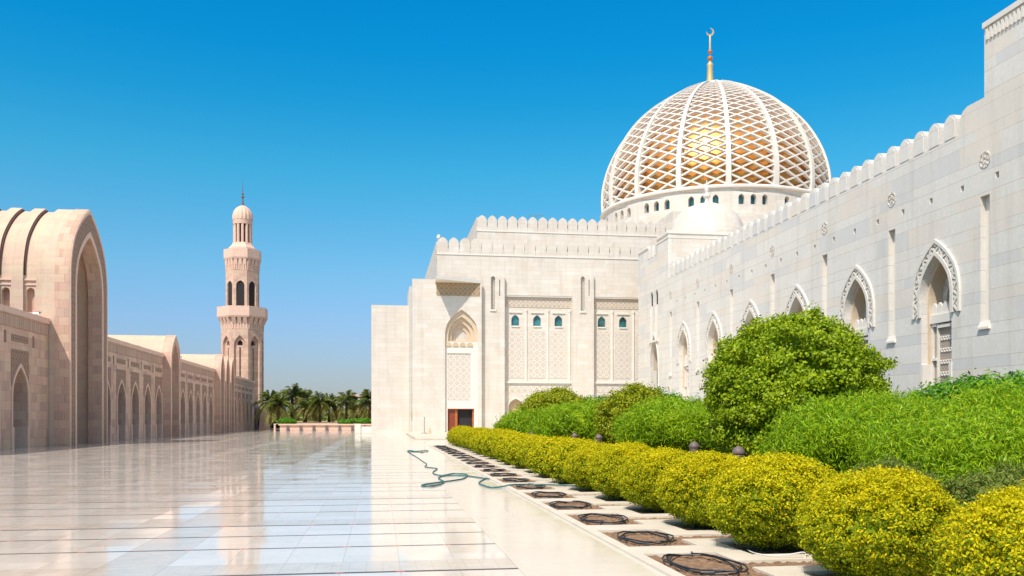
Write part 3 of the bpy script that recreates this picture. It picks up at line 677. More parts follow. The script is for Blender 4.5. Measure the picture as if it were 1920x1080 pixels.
def corbels(r0, r1, z0, z1, per):
    mb = MB(); hw = r0*math.tan(PI/8)
    for k in range(8):
        a = k*PI/4; n_ = Vector((math.cos(a), math.sin(a), 0)); t_ = Vector((-n_.y, n_.x, 0)); C = Vector((MXc, MYc, 0))
        for j in range(per):
            u = -hw+hw*2*(j+0.5)/per; w_ = hw*0.22
            P = lambda uu, rr, z: C+n_*rr+t_*uu+Vector((0, 0, z))
            mb.add([P(u-w_, r0-.1, z0), P(u+w_, r0-.1, z0), P(u-w_, r0-.1, z1), P(u+w_, r0-.1, z1), P(u-w_, r0+.12, z0), P(u+w_, r0+.12, z0), P(u-w_, r1-.1, z1), P(u+w_, r1-.1, z1)],
                   [(0,1,3,2),(4,6,7,5),(0,4,5,1),(2,3,7,6),(0,2,6,4),(1,5,7,3)])
            w_ *= 0.3
            for du in (-0.22, 0.22):
                q = u+du*hw*0.7; zz = z0-0.95
                mb.add([P(q-w_, r0-.1, zz), P(q+w_, r0-.1, zz), P(q-w_, r0-.1, z0), P(q+w_, r0-.1, z0), P(q-w_, r0+.06, zz), P(q+w_, r0+.06, zz), P(q-w_, r0+.11, z0), P(q+w_, r0+.11, z0)], [(0,1,3,2),(4,6,7,5),(0,4,5,1),(2,3,7,6),(0,2,6,4),(1,5,7,3)])
    return mb
corbels(3.95, 4.7, 19.3, 20.38, 3).build('corbels', M['pinktrim'], mn)
mb = MB(); octa_facets(mb, 3.12, 22.0, 31.3, lambda c: [arch(0, 0.82, 22.6, 26.3, 1.0, 8)], 0.4); mb.build('upper_shaft', M['pink'], mn)
mb = MB(); octa_facets(mb, 2.71, 22.0, 31.0, lambda c: [arch(0, 0.33, 22.8, 26.0, 0.45, 6)], 0.3); mb.build('niche_wall', M['pink'], mn)
mb = MB(); octa(mb, [(2.3, 22), (2.3, 31)]); mb.build('dark_core', M['dark'], mn)
mb = MB(); octa(mb, [(3.1, 31.3), (3.4, 31.31), (3.5, 31.6), (3.5, 33.2), (3.3, 33.21), (3.3, 32.9), (2.5, 32.9)]); mb.build('balcony', M['pinktrim'], mn)
corbels(3.12, 3.48, 30.2, 31.28, 3).build('corbels', M['pinktrim'], mn)
mb = MB(); octa(mb, [(2.7, 32.9), (2.55, 33.6), (2.0, 34.2), (1.85, 34.6)]); mb.build('lantern_base', M['pinktrim'], mn)
mb = MB(); mb.lathe([(1.15, 34.5), (1.15, 38.6)], MXc, MYc, 20); mb.build('lantern_core', M['darkstone'], mn)
mb = MB()
for k in range(12):
    a = 2*PI*k/12+0.13; mb.lathe([(0.26, 34.5), (0.26, 38.1), (0.34, 38.3)], MXc+1.62*math.cos(a), MYc+1.62*math.sin(a), 8)
mb.build('columns', M['pinktrim'], mn)
mb = MB(); mb.lathe([(1.9, 38.1), (1.95, 38.9), (1.98, 39.0)], MXc, MYc, 32); mb.build('lantern_ring', M['pinktrim'], mn, True)
vs = []; fs = []; n_ = 96; pr = [(1.97, 38.95), (2.0, 39.4), (1.95, 39.9), (1.75, 40.5), (1.35, 41.1), (0.8, 41.5), (0.2, 41.75)]
mb = MB()
for r_, z_ in pr:
    for i in range(n_): a = 2*PI*i/n_; q = r_*(1+0.035*math.cos(16*a)); vs.append((MXc+q*math.cos(a), MYc+q*math.sin(a), z_))
for j in range(len(pr)-1):
    for i in range(n_): fs.append((j*n_+i, j*n_+(i+1) % n_, (j+1)*n_+(i+1) % n_, (j+1)*n_+i))
mb.add(vs, fs); mb.build('ribbed_dome', M['pinktrim'], mn, True)
mb = MB(); mb.lathe([(0.28, 41.6), (0.16, 42.6), (0.13, 43.1), (0.3, 43.25), (0.32, 43.4), (0.12, 43.6), (0.1, 43.7), (0.24, 43.85), (0.24, 44.0), (0.08, 44.15), (0.06, 45.2), (0.015, 46.6)], MXc, MYc, 10); mb.build('finial', M['bronze'], mn, True)
mn.scale = (0.92, 0.92, 1)
# battered buttress at the minaret foot, its shade put into the dark colour
bt = thing('buttress', 'dark sloping stone buttress at the foot of the minaret', 'buttress', (-20.5, 158, 0))
MB().add([(-22.9,153.05,0),(-20.35,153.05,0),(-20.75,153.05,3.6),(-21.1,153.05,4.1),(-22.9,153.05,4.1),(-22.9,160,0),(-20.35,160,0),(-20.75,160,3.6),(-21.1,160,4.1),(-22.9,160,4.1)],
         [(0,1,2,3,4),(9,8,7,6,5),(0,5,6,1),(1,6,7,2),(2,7,8,3),(3,8,9,4),(4,9,5,0)]).build('base_block', M['darkstone'], bt)
MB().add([(-20.3,154,0),(-18.9,154,0),(-19.0,154,1.6),(-19.35,154,2.9),(-19.9,154,3.8),(-20.3,158,0),(-18.9,158,0),(-19.0,158,1.6),(-19.35,158,2.9),(-19.9,158,3.8)],
         [(0,1,2,3,4),(9,8,7,6,5),(0,5,6,1),(1,6,7,2),(2,7,8,3),(3,8,9,4),(4,9,5,0)]).build('curved_pier', M['pinktrim'], bt)

# ================================================================ FAR TERRACE, PALMS, HOUSE
tw = thing('terrace_wall', 'low pink stone terrace wall with small posts at the end of the plaza', 'wall', (0, 130.3, 0))
MB().box(-14.2, 44, 130.1, 130.5, -0.1, 0.82).build('panel', M['pinktrim'], tw)
MB().box(-14.4, 44, 129.9, 130.7, 0.82, 1.02).build('coping', M['pinktrim'], tw)
for k in range(9):
    x = -13.1+1.83*k
    MB().add([(x-.17,129.72,0),(x+.17,129.72,0),(x+.17,130.098,0),(x-.17,130.098,0),(x-.11,129.85,.815),(x+.11,129.85,.815),(x+.11,130.098,.815),(x-.11,130.098,.815)],
             [(0,3,2,1),(4,5,6,7),(0,1,5,4),(1,2,6,5),(2,3,7,6),(3,0,4,7)]).build('post', M['darkstone'], tw)  # dark colour paints the shade in the wall's grooves
p_ = MB(); p_.lathe([(0.16, 0), (0.14, 0.85), (0.19, 0.9), (0.16, 1.0), (0.02, 1.08)], -14.85, 129.6, 12); tag(p_.build('bollard', M['pinktrim'], None, True), 'lone pink stone bollard at the left end of the terrace wall', 'bollard')
sb = MB(); vs = []
for j, (y, z) in enumerate([(130.7, 0.9), (137, 1.0), (150, 1.25), (175, 1.5), (260, 1.6), (700, 1.6), (2000, 1.4)]):
    for i in range(9): vs.append(((-15.2 if y < 200 else -15.2-(y-200)*2)+i*(30 if y < 200 else 400), y, z+random.uniform(-.1, .1)))
sb.add([(v_[0], v_[1], v_[2]) for v_ in vs], [(j*9+i, j*9+i+1, (j+1)*9+i+1, (j+1)*9+i) for j in range(6) for i in range(8)])
sb.build('terrain', M['sand'])['kind'] = 'structure'
def frond(rng, L, up, dry):
    vs = []; fs = []; n = 9; az = rng.uniform(0, 2*PI)
    pts = []
    for i in range(n+1):
        s_ = i/n; x = L*(s_*math.cos(up)*(1-0.15*s_)); z = L*(s_*math.sin(up)-0.75*s_*s_*(0.6+0.4*math.cos(up)))
        pts.append((x, z))
    ca, sa = math.cos(az), math.sin(az)
    for i in range(n):
        for sub in range(4):
            q = (i+sub/4)/n
            if q < 0.1: continue
            x0 = pts[i][0]+(pts[i+1][0]-pts[i][0])*sub/4; z0 = pts[i][1]+(pts[i+1][1]-pts[i][1])*sub/4
            ll = L*0.24*math.sin(PI*min(1, q*0.9+0.12))**0.7
            for sd_ in (-1, 1):
                y1 = sd_*ll*0.75; x1 = x0+ll*0.6; z1 = z0-ll*rng.uniform(0.1, 0.45); wv = 0.085*L/3
                o = len(vs)
                for (X_, Y_, Z_) in ((x0-wv, 0, z0), (x0+wv, 0, z0), (x1, y1, z1)): vs.append((X_*ca-Y_*sa, X_*sa+Y_*ca, Z_))
                fs.append((o, o+1, o+2))
    return vs, fs
def palm_meshes(seed):
    rng = random.Random(seed); a = MB(); d = MB()
    for k in range(34):
        v_, f_ = frond(rng, rng.uniform(2.9, 3.6), rng.uniform(0.25, 1.45), False); a.add(v_, f_)
    for k in range(22):
        v_, f_ = frond(rng, rng.uniform(2.6, 3.2), rng.uniform(-0.75, 0.1), True); d.add(v_, f_)
    return a, d
PM = []
def palm(px, py, h, lb, sc=1.0, trunk_r=0.22):
    t_ = thing('palm_tree', lb, 'palm', (px, py, 1.0), 'date palms beyond the terrace wall')
    rng = random.Random(int(px*10))
    k = len(PM) if len(PM) < 3 else rng.randrange(3)
    if len(PM) < 3:
        a, d = palm_meshes(70+k); ca = a.build('crown', M['lf_palm'], t_); cd = d.build('dry_fronds', M['lf_palmdry'], t_); PM.append((ca.data, cd.data))
    else:
        ca = bpy.data.objects.new('crown', PM[k][0]); cd = bpy.data.objects.new('dry_fronds', PM[k][1]); col.objects.link(ca); col.objects.link(cd); ca.parent = t_; cd.parent = t_
    for o in (ca, cd): o.location = (0, 0, h-1.0); o.rotation_euler = (0, 0, rng.uniform(0, 6)); o.scale = (sc*1.02, sc*1.02, sc*1.05)
    b_ = MB(); b_.lathe([(trunk_r*1.25, 0), (trunk_r, 0.5), (trunk_r*0.9, h*0.5), (trunk_r*1.15, h-1.2), (trunk_r*0.7, h-0.9)], 0, 0, 10)
    q = b_.build('trunk', M['trunk'], None, True); q.parent = t_
X_ = lambda px, Y: None
palms = [(-17.2, 144, 4.6, 'palm partly hidden by the foot of the minaret', 1.1), (-15.6, 141, 4.0, 'short palm right beside the minaret foot', 0.95),
         (-14.0, 146, 5.6, 'tallest palm, second clump from the minaret', 1.2), (-12.4, 150, 5.0, 'palm leaning against the tallest palm on its right', 1.1), (-11.6, 143, 3.6, 'low palm right of the tallest palm', 0.9),
         (-9.4, 143, 4.4, 'left palm of the middle pair', 1.1), (-8.2, 147, 4.3, 'right palm of the middle pair', 1.05),
         (-5.3, 144, 4.6, 'broad palm left of the white distant house', 1.15), (-3.8, 150, 3.6, 'small palm before the white distant house', 0.9),
         (-1.6, 143, 4.6, 'palm touching the corner of the white facade', 1.15), (-0.2, 149, 4.2, 'palm half hidden behind the white facade', 1.0)]
for x, y, h, lb, sc in palms: palm(x, y, h, 'date palm, '+lb, sc)
# low dark shrubs under the palms and a far belt of trees
def lowbush(x, y, r, h, seed, lb, m=None):
    p, nr = blob_points(2600, r, r*0.7, h/2, seed, 0.3, 0.25)
    me = leaf_mesh('low_bush', p, nr, 0.3, 0.16, m or M['lf_dark']); o = bpy.data.objects.new('low_bush', me); col.objects.link(o)
    cmesh = core_mesh('core', r, r*.7, h/2, seed, .8, .25, m or M['lf_dark'])
    o.data = join_meshes('low_bush', [me, cmesh]); o.location = (x, y, 1.0+h/2-0.1); tag(o, lb, 'bush', 'low bushes under the palms')
for i, (x, y, r_, h, lb) in enumerate([(-13.7, 134.5, 1.3, 0.9, 'low dark green bush under the tallest palm'), (-5.0, 134.5, 1.2, 0.7, 'low dark green bush under the broad palm'), (-2.5, 134.0, 1.6, 0.9, 'low dark green bush at the foot of the white facade')]):
    lowbush(x, y, r_, h, 90+i, lb)
p, nr = blob_points(16000, 1, 1, 1, 99, 0.5, 0.3, cluster=700, cr=0.05)
rng = np.random.default_rng(5); k_ = 26000
p = np.stack([rng.uniform(-60, 60, k_), 168+rng.normal(0, 3, k_), 0*rng.uniform(0, 1, k_)], 1)
hh = 2.6+1.0*np.sin(p[:, 0]*0.9)+0.7*np.sin(p[:, 0]*2.3+1); p[:, 2] = 1.2+rng.uniform(0, 1, k_)*np.clip(hh, 1.2, 5)
me = leaf_mesh('tree_belt', p, np.tile([0, -0.6, 0.5], (k_, 1)), 0.75, 0.5, M['lf_palm'])
o = bpy.data.objects.new('tree_belt', me); col.objects.link(o); o['kind'] = 'stuff'
hs_ = thing('distant_house', 'white flat roofed house with blue windows far behind the palms', 'house', (-3, 400, 0))
MB().box(-17, 8, 396, 410, 0, 11.6).build('wall', M['whitepaint'], hs_)
MB().box(-18, 9, 395.5, 410.5, 11.602, 12.7).build('roof', M['roofpaint'], hs_)
for k in range(6):
    MB().slab(arch(-14+3.6*k, 1.1, 7.5, 9.6, 1.1, 5), [], fY(395.95), 0, 0.04).build('window', M['skyglass'], hs_)
hs2 = thing('distant_house', 'pale low house showing between the palms on the left', 'house', (-50, 420, 0))
MB().box(-46, -22, 416, 430, 0, 9.2).build('wall', M['whitepaint'], hs2); MB().box(-46.5, -21.5, 415.5, 430.5, 9.202, 9.8).build('roof', M['roofpaint'], hs2)
for k in range(5): MB().box(-43+4.4*k, -41.4+4.4*k, 415.9, 415.998, 5.5, 7.4).build('window', M['skyglass'], hs2)

# white marble block near the facade corner
wb = thing('marble_block', 'low white marble block at the far left corner of the facade', 'block', (-2.4, 107.5, 0))
MB().box(-2.95, -2.25, 107, 107.9, 0, 1.15).build('end_pier', M['trim'], wb, bevel=0.03)
MB().box(-2.24, 3.0, 107.15, 107.8, 0, 0.8).build('low_wall', M['trim'], wb, bevel=0.03)

# ================================================================ PRAYER HALL (facade, lattice dome)
hall = thing('prayer_hall', 'cream stone prayer hall with portal, crenellated facade and gilded lattice dome', 'building', (30, 101, 0))
W = M['white']
struct(MB().box(2.9, 44, 73, 99.79, 0.004, 0.22).build('platform', M['concrete'], bevel=0.02))
MB().box(-0.95, 3.35, 102.5, 109, 0, 14.85).build('stepped_pylon', W, hall)
MB().box(3.36, 3.62, 101.2, 108, 0, 16.9).build('stepped_pylon', W, hall)
# portal block with the big pointed niche and the door
PY_ = 99.8; cx = 9.21
f = fY(PY_)
niche = arch(cx, 1.88, 0.22, 11.3, 2.86, 14)
door = None
outl = [(3.63, 0.0), (11.5, 0.0), (11.5, 17.55), (3.63, 17.55)]
MB().slab(outl, [niche], f, 0, 0.30).build('portal_wall', W, hall)
tiers = [(1.50, 11.2, 2.2, 0.30, 0.66), (1.10, 11.1, 1.7, 0.66, 1.02), (0.72, 11.0, 1.2, 1.02, 1.4), (0.36, 10.9, 0.7, 1.4, 1.8)]
for a_, zs_, ri, w0, w1 in tiers:
    MB().slab(rect(cx-2.3, cx+2.3, 10.5, 15.2), [arch(cx, a_, 10.62, zs_, ri, 10)], f, w0+0.002, w1).build('niche_tier', M['shadewall'], hall)
MB().box(cx-1, cx+1, PY_+1.8, PY_+1.9, 10, 14).build('niche_back', M['ochre'], hall)
MB().slab(rect(cx-2.3, cx+2.3, 0.22, 10.498), [rect(7.64, 10.67, 0.3, 2.9)], f, 0.302, 0.95).build('niche_wall', M['trim'], hall)
mb = MB()
for k in range(4):
    xx = cx-1.5+0.82*k; mb.slab(arch(xx, 0.33, 10.0, 10.15, 0.3, 5), [], f, 0.20, 0.3015)
mb.build('scallop', M['ochre'], hall)
mb = MB(); mb.slab(rect(7.62, 10.2, 3.9, 9.2), [], f, 0.27, 0.3005); mb.build('lattice_panel', M['carvefine'], hall)
MB().box(7.6, 10.2, PY_+0.18, PY_+0.3005, 9.2, 9.36).build('ledge', M['trim'], hall)
dr = MB().box(7.70, 8.62, PY_+0.62, PY_+0.70, 0.3, 2.88).build('door', M['wooddark'], hall)
MB().box(8.5, 8.66, PY_+0.60, PY_+0.615, 0.3, 2.88).build('stile', M['wood'], dr)
mb = MB(); mb.box(7.642, 7.70, PY_+0.56, PY_+0.86, 0.3, 2.9); mb.box(10.48, 10.668, PY_+0.56, PY_+0.86, 0.3, 2.9); mb.box(7.7, 10.48, PY_+0.56, PY_+0.86, 2.82, 2.898); mb.box(8.64, 8.78, PY_+0.58, PY_+0.80, 0.3, 2.82)
mb.build('door_frame', M['wood'], hall)
MB().box(7.3, 11.1, PY_+0.952, PY_+1.05, 0.2, 3.1).build('dark_hallway', M['dark'], hall)
# triangular canopy at the top of the portal, and the carved band under it
MB().add([(6.15, PY_-0.002, 17.2), (11.46, PY_-0.002, 17.2), (6.15, PY_-2.6, 17.2), (6.15, PY_-0.002, 17.54), (11.46, PY_-0.002, 17.54), (6.15, PY_-2.6, 17.54)],
         [(0,2,1),(3,4,5),(0,1,4,3),(1,2,5,4),(2,0,3,5)]).build('canopy', M['trim'], hall)
MB().slab(rect(6.35, 11.3, 15.7, 17.19), [], f, -0.03, 0.0025).build('carved_band', M['carveochre'], hall)
# main facade
B1, B2 = (14.35, 22.28), (24.85, 32.2)
MB().slab(rect(6.5, 33.5, 0, 20.6), [rect(*B1, 0.02, 16.1), rect(*B2, 0.02, 16.1)], fY(101), 0, 0.35).build('wall', W, hall)
def bay(x0, x1, wins, lows, cols_):
    hl = []
    for xw in wins: hl.append(arch(xw, 0.46, 12.6, 13.25, 0.62, 6))
    for xl in lows: hl.append(arch(xl, 0.85, 0.05, 3.1, 0.98, 8))
    MB().slab(rect(x0-.1, x1+.1, 0.01, 16.3), hl, fY(101.352), 0, 0.5).build('bay_wall', W, hall)
    yb = 101.352
    MB().box(x0-.0, x1, yb-0.3, yb-0.001, 15.95, 16.098).build('cornice', M['trim'], hall)
    MB().box(x0, x1, yb-0.22, yb-0.001, 5.9, 6.15).build('ledge', M['trim'], hall)
    MB().box(x0, x1, yb-0.05, yb-0.001, 14.75, 15.9).build('frieze', M['carve'], hall)
    MB().box(x0, x1, yb-0.03, yb-0.001, 4.9, 5.6).build('frieze', M['carvefine'], hall)
    for xw in wins:
        g_ = MB().box(xw-0.5, xw+0.5, yb+0.28, yb+0.32, 12.5, 13.95).build('window', M['teal'], hall)
        mb = MB(); mb.box(xw-0.75, xw+0.75, yb-0.14, yb-0.001, 14.1, 14.25); mb.box(xw-0.45, xw+0.5, yb-0.1, yb+0.1, 12.45, 12.6); mb.build('frame', M['trim'], g_)
        mb.v  # frame is a sub-part
        MB().slab(rect(xw-0.95, xw+0.95, 6.5, 12.0), [], fY(yb), -0.03, -0.001).build('carved_panel', M['carvefine'], hall)
    for xc in cols_:
        MB().lathe([(0.10, 6.15), (0.10, 14.2), (0.15, 14.3), (0.15, 14.5)], xc, yb-0.05, 8).build('colonnette', M['trim'], hall)
    for xl in lows:
        mb = MB(); ring(mb, xl, fY(yb), -0.05, -0.001, (1.0, 0.05, 3.1, 1.15), (0.85, 0.05, 3.1, 0.98)); mb.build('arch_frame', M['trim'], hall)
        MB().box(xl-1.1, xl+1.1, yb+0.502, yb+0.7, 0, 4.4).build('niche_back', M['ochre'], hall)
bay(*B1, [15.62, 18.2, 20.75], [15.68, 18.25, 20.8], [16.9, 19.48, 22.05])
bay(*B2, [25.95, 28.55, 31.1], [26.2, 28.8, 31.3], [27.23, 29.83])
def pier(x0, x1, yf, ztop, xs_, zt):
    sl = arch(xs_, 0.24, 14.35, zt-0.3, 0.28, 5)
    MB().slab(rect(x0, x1, 0, ztop), [sl, rect(x1-0.62, x1-0.52, zt-2.3, zt-0.4)], fY(yf), 0, 101.9-yf).build('pier', W, hall)
    mb = MB()
    for k in range(9):
        z = 14.5+0.4*k
        mb.bar((xs_-0.25, yf+0.3, z), (xs_+0.25, yf+0.3, z+0.4), Vector((0, 0, 0.035)), Vector((0, 0.05, 0))); mb.bar((xs_-0.25, yf+0.3, z+0.4), (xs_+0.25, yf+0.3, z), Vector((0, 0, 0.035)), Vector((0, 0.05, 0)))
    mb.build('window_grille', M['trim'], hall)
    MB().box(xs_-0.35, xs_+0.35, yf-0.12, yf-0.001, 14.15, 14.35).build('sill', M['trim'], hall)
pier(11.52, 14.25, 100.5, 18.3, 12.9, 18.4 - 0.2)
pier(22.3, 24.83, 100.6, 18.65, 23.5, 18.45)
# body behind the facade, upper block
MB().box(6.5, 33.4, 101.36, 101.9, 16.32, 20.4).build('wall_core', W, hall)
MB().box(6.5, 33.4, 102.3, 128, 0, 20.3).build('hall_body', W, hall)
MB().slab([(102.3, 20.0), (128, 20.0), (128, 22.3), (102.3, 22.3)], [], fX(6.502), 0, 0.4).build('side_parapet', W, hall)
mb = MB(); mb.box(6.45, 33.5, 100.93, 101.5, 20.602, 20.75); mb.build('string_course', M['trim'], hall)
MB().box(11.9, 62, 108, 150, 20.32, 24.9).build('upper_block', W, hall)
MB().box(11.85, 62.05, 107.93, 108.6, 24.902, 25.05).build('string_course', M['trim'], hall)
MB().slab([(108.7, 24.9), (128, 24.9), (128, 26.75), (108.7, 26.75)], [], fX(11.902), 0, 0.4).build('side_parapet', W, hall)
MB().box(38.5, 70, 112.6, 150, 24.92, 29.4).build('dome_base', W, hall)
ml = MB(); ml.slab(merlon_shape(1.16, 1.85), [], lambda u, v_, w_: (u, w_, v_), 0, 0.5); ml.slab(rect(-0.65, 0.65, 0.0, 0.55), [], lambda u, v_, w_: (u, w_, v_), 0.06, 0.44)
m0 = ml.build('merlon', W, hall)
first = True
for (x0, n_, y, z) in [(7.15, 21, 101.0, 20.752), (12.5, 21, 108.0, 25.052)]:
    for k in range(n_):
        if first: m0.location = Vector((x0, y, z))-world_loc(hall); first = False
        else: copy_part(m0, hall, (x0+1.27*k, y, z))
# antenna and parapet camera
an = thing('antenna', 'thin flat antenna standing on the upper roof edge', 'antenna', (19.6, 110, 26.9))
mb = MB(); mb.tube([(19.6, 110, 24.9), (19.6, 110, 27.6)], 0.035, 6); mb.build('mast', M['metal'], an)
mb = MB(); mb.tube([(18.6, 110, 27.45), (20.6, 110, 27.6)], 0.03, 5)
for q in range(7): mb.tube([(18.7+0.3*q, 109.65, 27.48+0.02*q), (18.7+0.3*q, 110.35, 27.48+0.02*q)], 0.02, 5)
mb.build('aerial', M['metal'], an)
pc = MB().lathe([(0.1, 22.3), (0.1, 22.7), (0.22, 22.75), (0.24, 23.0), (0.15, 23.15), (0.02, 23.2)], 6.8, 102.6, 10); tag(pc.build('parapet_lamp', M['trim'], None, True), 'small white lamp at the left corner of the facade parapet', 'lamp')

# ---- drum and dome
DX, DY = 51.8, 131.8
drum_r = 17.35
mb = MB(); nW = 16; a_off = None
nears = math.atan2(-DY, -DX)    # towards the camera
RA = [nears + R(6.6) + R(22.5)*k for k in range(16)]   # rib azimuths
th_w = [R(-5.5), 0, R(5.5)]
# drum built from 16 curved bays with window holes
for k in range(16):
    a0 = RA[k]; mid = a0+R(11.25)
    def fm(u, v_, w_, a0=a0): 
        a = a0+u; r_ = drum_r-w_; return (DX+r_*math.cos(a), DY+r_*math.sin(a), v_)
    hl = []
    for q in th_w:
        c = R(11.25)+q; aw = 0.40/drum_r; A = arch(0, 0.40, 31.2, 32.1, 0.55, 5)
        hl.append([(c+x/drum_r, z) for x, z in A])
    outr = [(R(22.5)*i/8, 24.9) for i in range(9)]+[(R(22.5)*i/8, 33.5) for i in range(8, -1, -1)]
    MB().slab(outr, hl, fm, 0, 0.7).build('drum_bay', W, hall)
MB().lathe([(16.3, 25), (16.3, 33.4)], DX, DY, 64).build('drum_glass', M['skyglass2'] if 'skyglass2' in M else M['skyglass'], hall, True)
MB().lathe([(16.6, 33.502), (17.7, 33.503), (17.75, 33.7), (17.6, 33.95), (16.9, 34.0)], DX, DY, 96, cap=False).build('rim', M['trim'], hall, True)
PR = [(17.2, 34.0), (17.33, 36.0), (17.15, 38.4), (16.35, 41.3), (15.0, 44.1), (13.3, 46.5), (11.0, 48.8), (8.2, 50.8), (5.4, 52.45), (3.1, 53.5), (1.5, 54.1), (0.5, 54.35)]
# arc-length table
tab = []; acc = 0
fine = []
for i in range(len(PR)-1):
    p0, p1, p2, p3 = PR[max(i-1, 0)], PR[i], PR[i+1], PR[min(i+2, len(PR)-1)]
    for q in range(12):
        s_ = q/12
        fine.append(tuple(0.5*((2*p1[c])+(p2[c]-p0[c])*s_+(2*p0[c]-5*p1[c]+4*p2[c]-p3[c])*s_**2+(-p0[c]+3*p1[c]-3*p2[c]+p3[c])*s_**3) for c in (0, 1)))
fine.append(PR[-1])
for i, p in enumerate(fine):
    if i: acc += math.hypot(p[0]-fine[i-1][0], p[1]-fine[i-1][1])
    tab.append(acc)
TOT = acc
def prof(s_):
    s_ = max(0, min(TOT, s_)); i = int(np.searchsorted(tab, s_)); i = max(1, min(len(fine)-1, i))
    f_ = (s_-tab[i-1])/(tab[i]-tab[i-1]+1e-9); a, b_ = fine[i-1], fine[i]
    return a[0]+(b_[0]-a[0])*f_, a[1]+(b_[1]-a[1])*f_
def dpt(s_, ang, dr_=0.0):
    r_, z = prof(s_); r1, z1 = prof(s_+0.05); r0, z0 = prof(s_-0.05)
    tr, tz = r1-r0, z1-z0; L = math.hypot(tr, tz)+1e-9; nr, nz = tz/L, -tr/L
    rr = r_+nr*dr_; return Vector((rr*math.cos(ang), rr*math.sin(ang), z+nz*dr_)), Vector((nr*math.cos(ang), nr*math.sin(ang), nz))
C0 = Vector((DX, DY, 0))
# one rib
def rib_mb():
    mb = MB(); n = 40; vs = []
    for i in range(n+1):
        s_ = (TOT-2.2)*i/n; c, nn = dpt(s_, 0, 0.25); tt = Vector((0, 1, 0)); hw = 0.36*(1-0.55*(i/n))
        cin = c-nn*1.0
        vs += [c-tt*hw, c+tt*hw, c+tt*hw-nn*0.95, c-tt*hw-nn*0.95]
    fs = [(i*4+k, i*4+(k+1) % 4, (i+1)*4+(k+1) % 4, (i+1)*4+k) for i in range(n) for k in range(4)]
    fs += [(0, 1, 2, 3), (n*4, n*4+1, n*4+2, n*4+3)]
    return mb.add(vs, fs)
def lattice_mb():
    mb = MB(); H = 40; bayw = R(22.5); step = bayw/4; Smax = TOT-3.0
    S = []; wgt = [1.0-0.35*(j/H) for j in range(H)]; tw_ = sum(wgt); s_ = 0
    S.append(0)
    for j in range(H): s_ += wgt[j]/tw_*Smax; S.append(s_)
    for j in range(H):
        for i in range(0, 5):
            if (i+j) % 2: continue
            for di in (-1, 1):
                if not 0 <= i+di <= 4: continue
                p0, n0 = dpt(S[j], i*step, 0.0); p1, n1 = dpt(S[j+1], (i+di)*step, 0.0)
                nn = (n0+n1).normalized(); dd = (p1-p0).normalized(); side = nn.cross(dd).normalized()
                wdt = 0.118*(1-0.45*(j/H))
                mb.bar(p0-dd*0.04, p1+dd*0.04, side*wdt, nn*-0.5)
    return mb
ribo = rib_mb().build('dome_rib', M['trim'], hall); lato = lattice_mb().build('dome_lattice', M['trim'], hall)
for k in range(16):
    if k == 0:
        for o in (ribo, lato): o.location = C0-world_loc(hall); o.rotation_euler = (0, 0, RA[0])
    else:
        copy_part(ribo, hall, C0, RA[k]); copy_part(lato, hall, C0, RA[k])
mb = MB(); mb.lathe([(max(0.1, prof(TOT*i/40)[0]-1.05), prof(TOT*i/40)[1]-0.6) for i in range(41)], DX, DY, 96, cap=False); mb.build('gold_shell', M['gold'], hall, True)
mb = MB(); mb.lathe([(3.0, 53.4), (2.7, 53.75), (1.7, 54.25), (0.8, 54.6), (0.1, 54.7)], DX, DY, 48, cap=False); mb.build('crown_cap', M['trim'], hall, True)
fz = 54.8
fi = MB().lathe([(0.56, fz-0.3), (0.48, fz+0.6), (0.42, fz+2.0), (0.48, fz+2.3), (0.48, fz+2.5), (0.36, fz+2.7), (0.2, fz+2.85), (0.18, fz+3.0)], DX-0.6, DY, 20).build('finial', M['goldp'], hall, True)
mb = MB()
for zc, r_ in ((fz+3.45, 0.43), (fz+4.5, 0.34)): mb.lathe([(0.1, zc-r_), (r_*0.7, zc-r_*0.7), (r_, zc), (r_*0.7, zc+r_*0.7), (0.1, zc+r_)], DX-0.6, DY, 16)
mb.build('copper_ball', M['copper'], fi, True)
MB().lathe([(0.15, fz+4.8), (0.13, fz+6.9), (0.1, fz+7.0)], DX-0.6, DY, 12).build('spire', M['goldp'], fi, True)
# crescent, opening up and to the left
cr_ = []; n = 24; cz = fz+7.6
for i in range(n+1):
    a = R(-180)+R(270)*i/n; cr_.append((0.62*math.cos(a), 0.62*math.sin(a)))
inner = []
for i in range(n+1):
    a = R(-180)+R(270)*(n-i)/n; q = 1-abs((n-i)/n-0.5)*2; inner.append(((0.62-0.24*math.sin(PI*(n-i)/n)-0.02)*math.cos(a), (0.62-0.24*math.sin(PI*(n-i)/n)-0.02)*math.sin(a)))
mb = MB(); mb.slab([(DX-0.6+x, cz+z) for x, z in cr_+inner], [], fY(DY-0.08), 0, 0.16); mb.build('crescent', M['goldp'], fi)

# ================================================================ RIGHT MARBLE WING
RX = 28.6
wing = thing('marble_wing', 'long pale marble wing with carved pointed arches and merlons along the garden', 'building', (RX+5, 70, 0))
MW = M['marble']
arcs = [(45.75, 10.2), (53.4, 10.2), (61.0, 10.2), (68.65, 10.2), (76.25, 10.2), (83.9, 10.2)]
AY = [(d-4.25)/0.989 for d in (45.75, 53.35, 60.95, 68.55, 76.15, 83.7)]
SY = [(d-4.25)/0.989 for d in (42.05, 49.7, 57.2, 64.8, 72.4, 80.0, 87.5)]
f = fX(RX)
Y0, Y1 = 20.0, 95.2
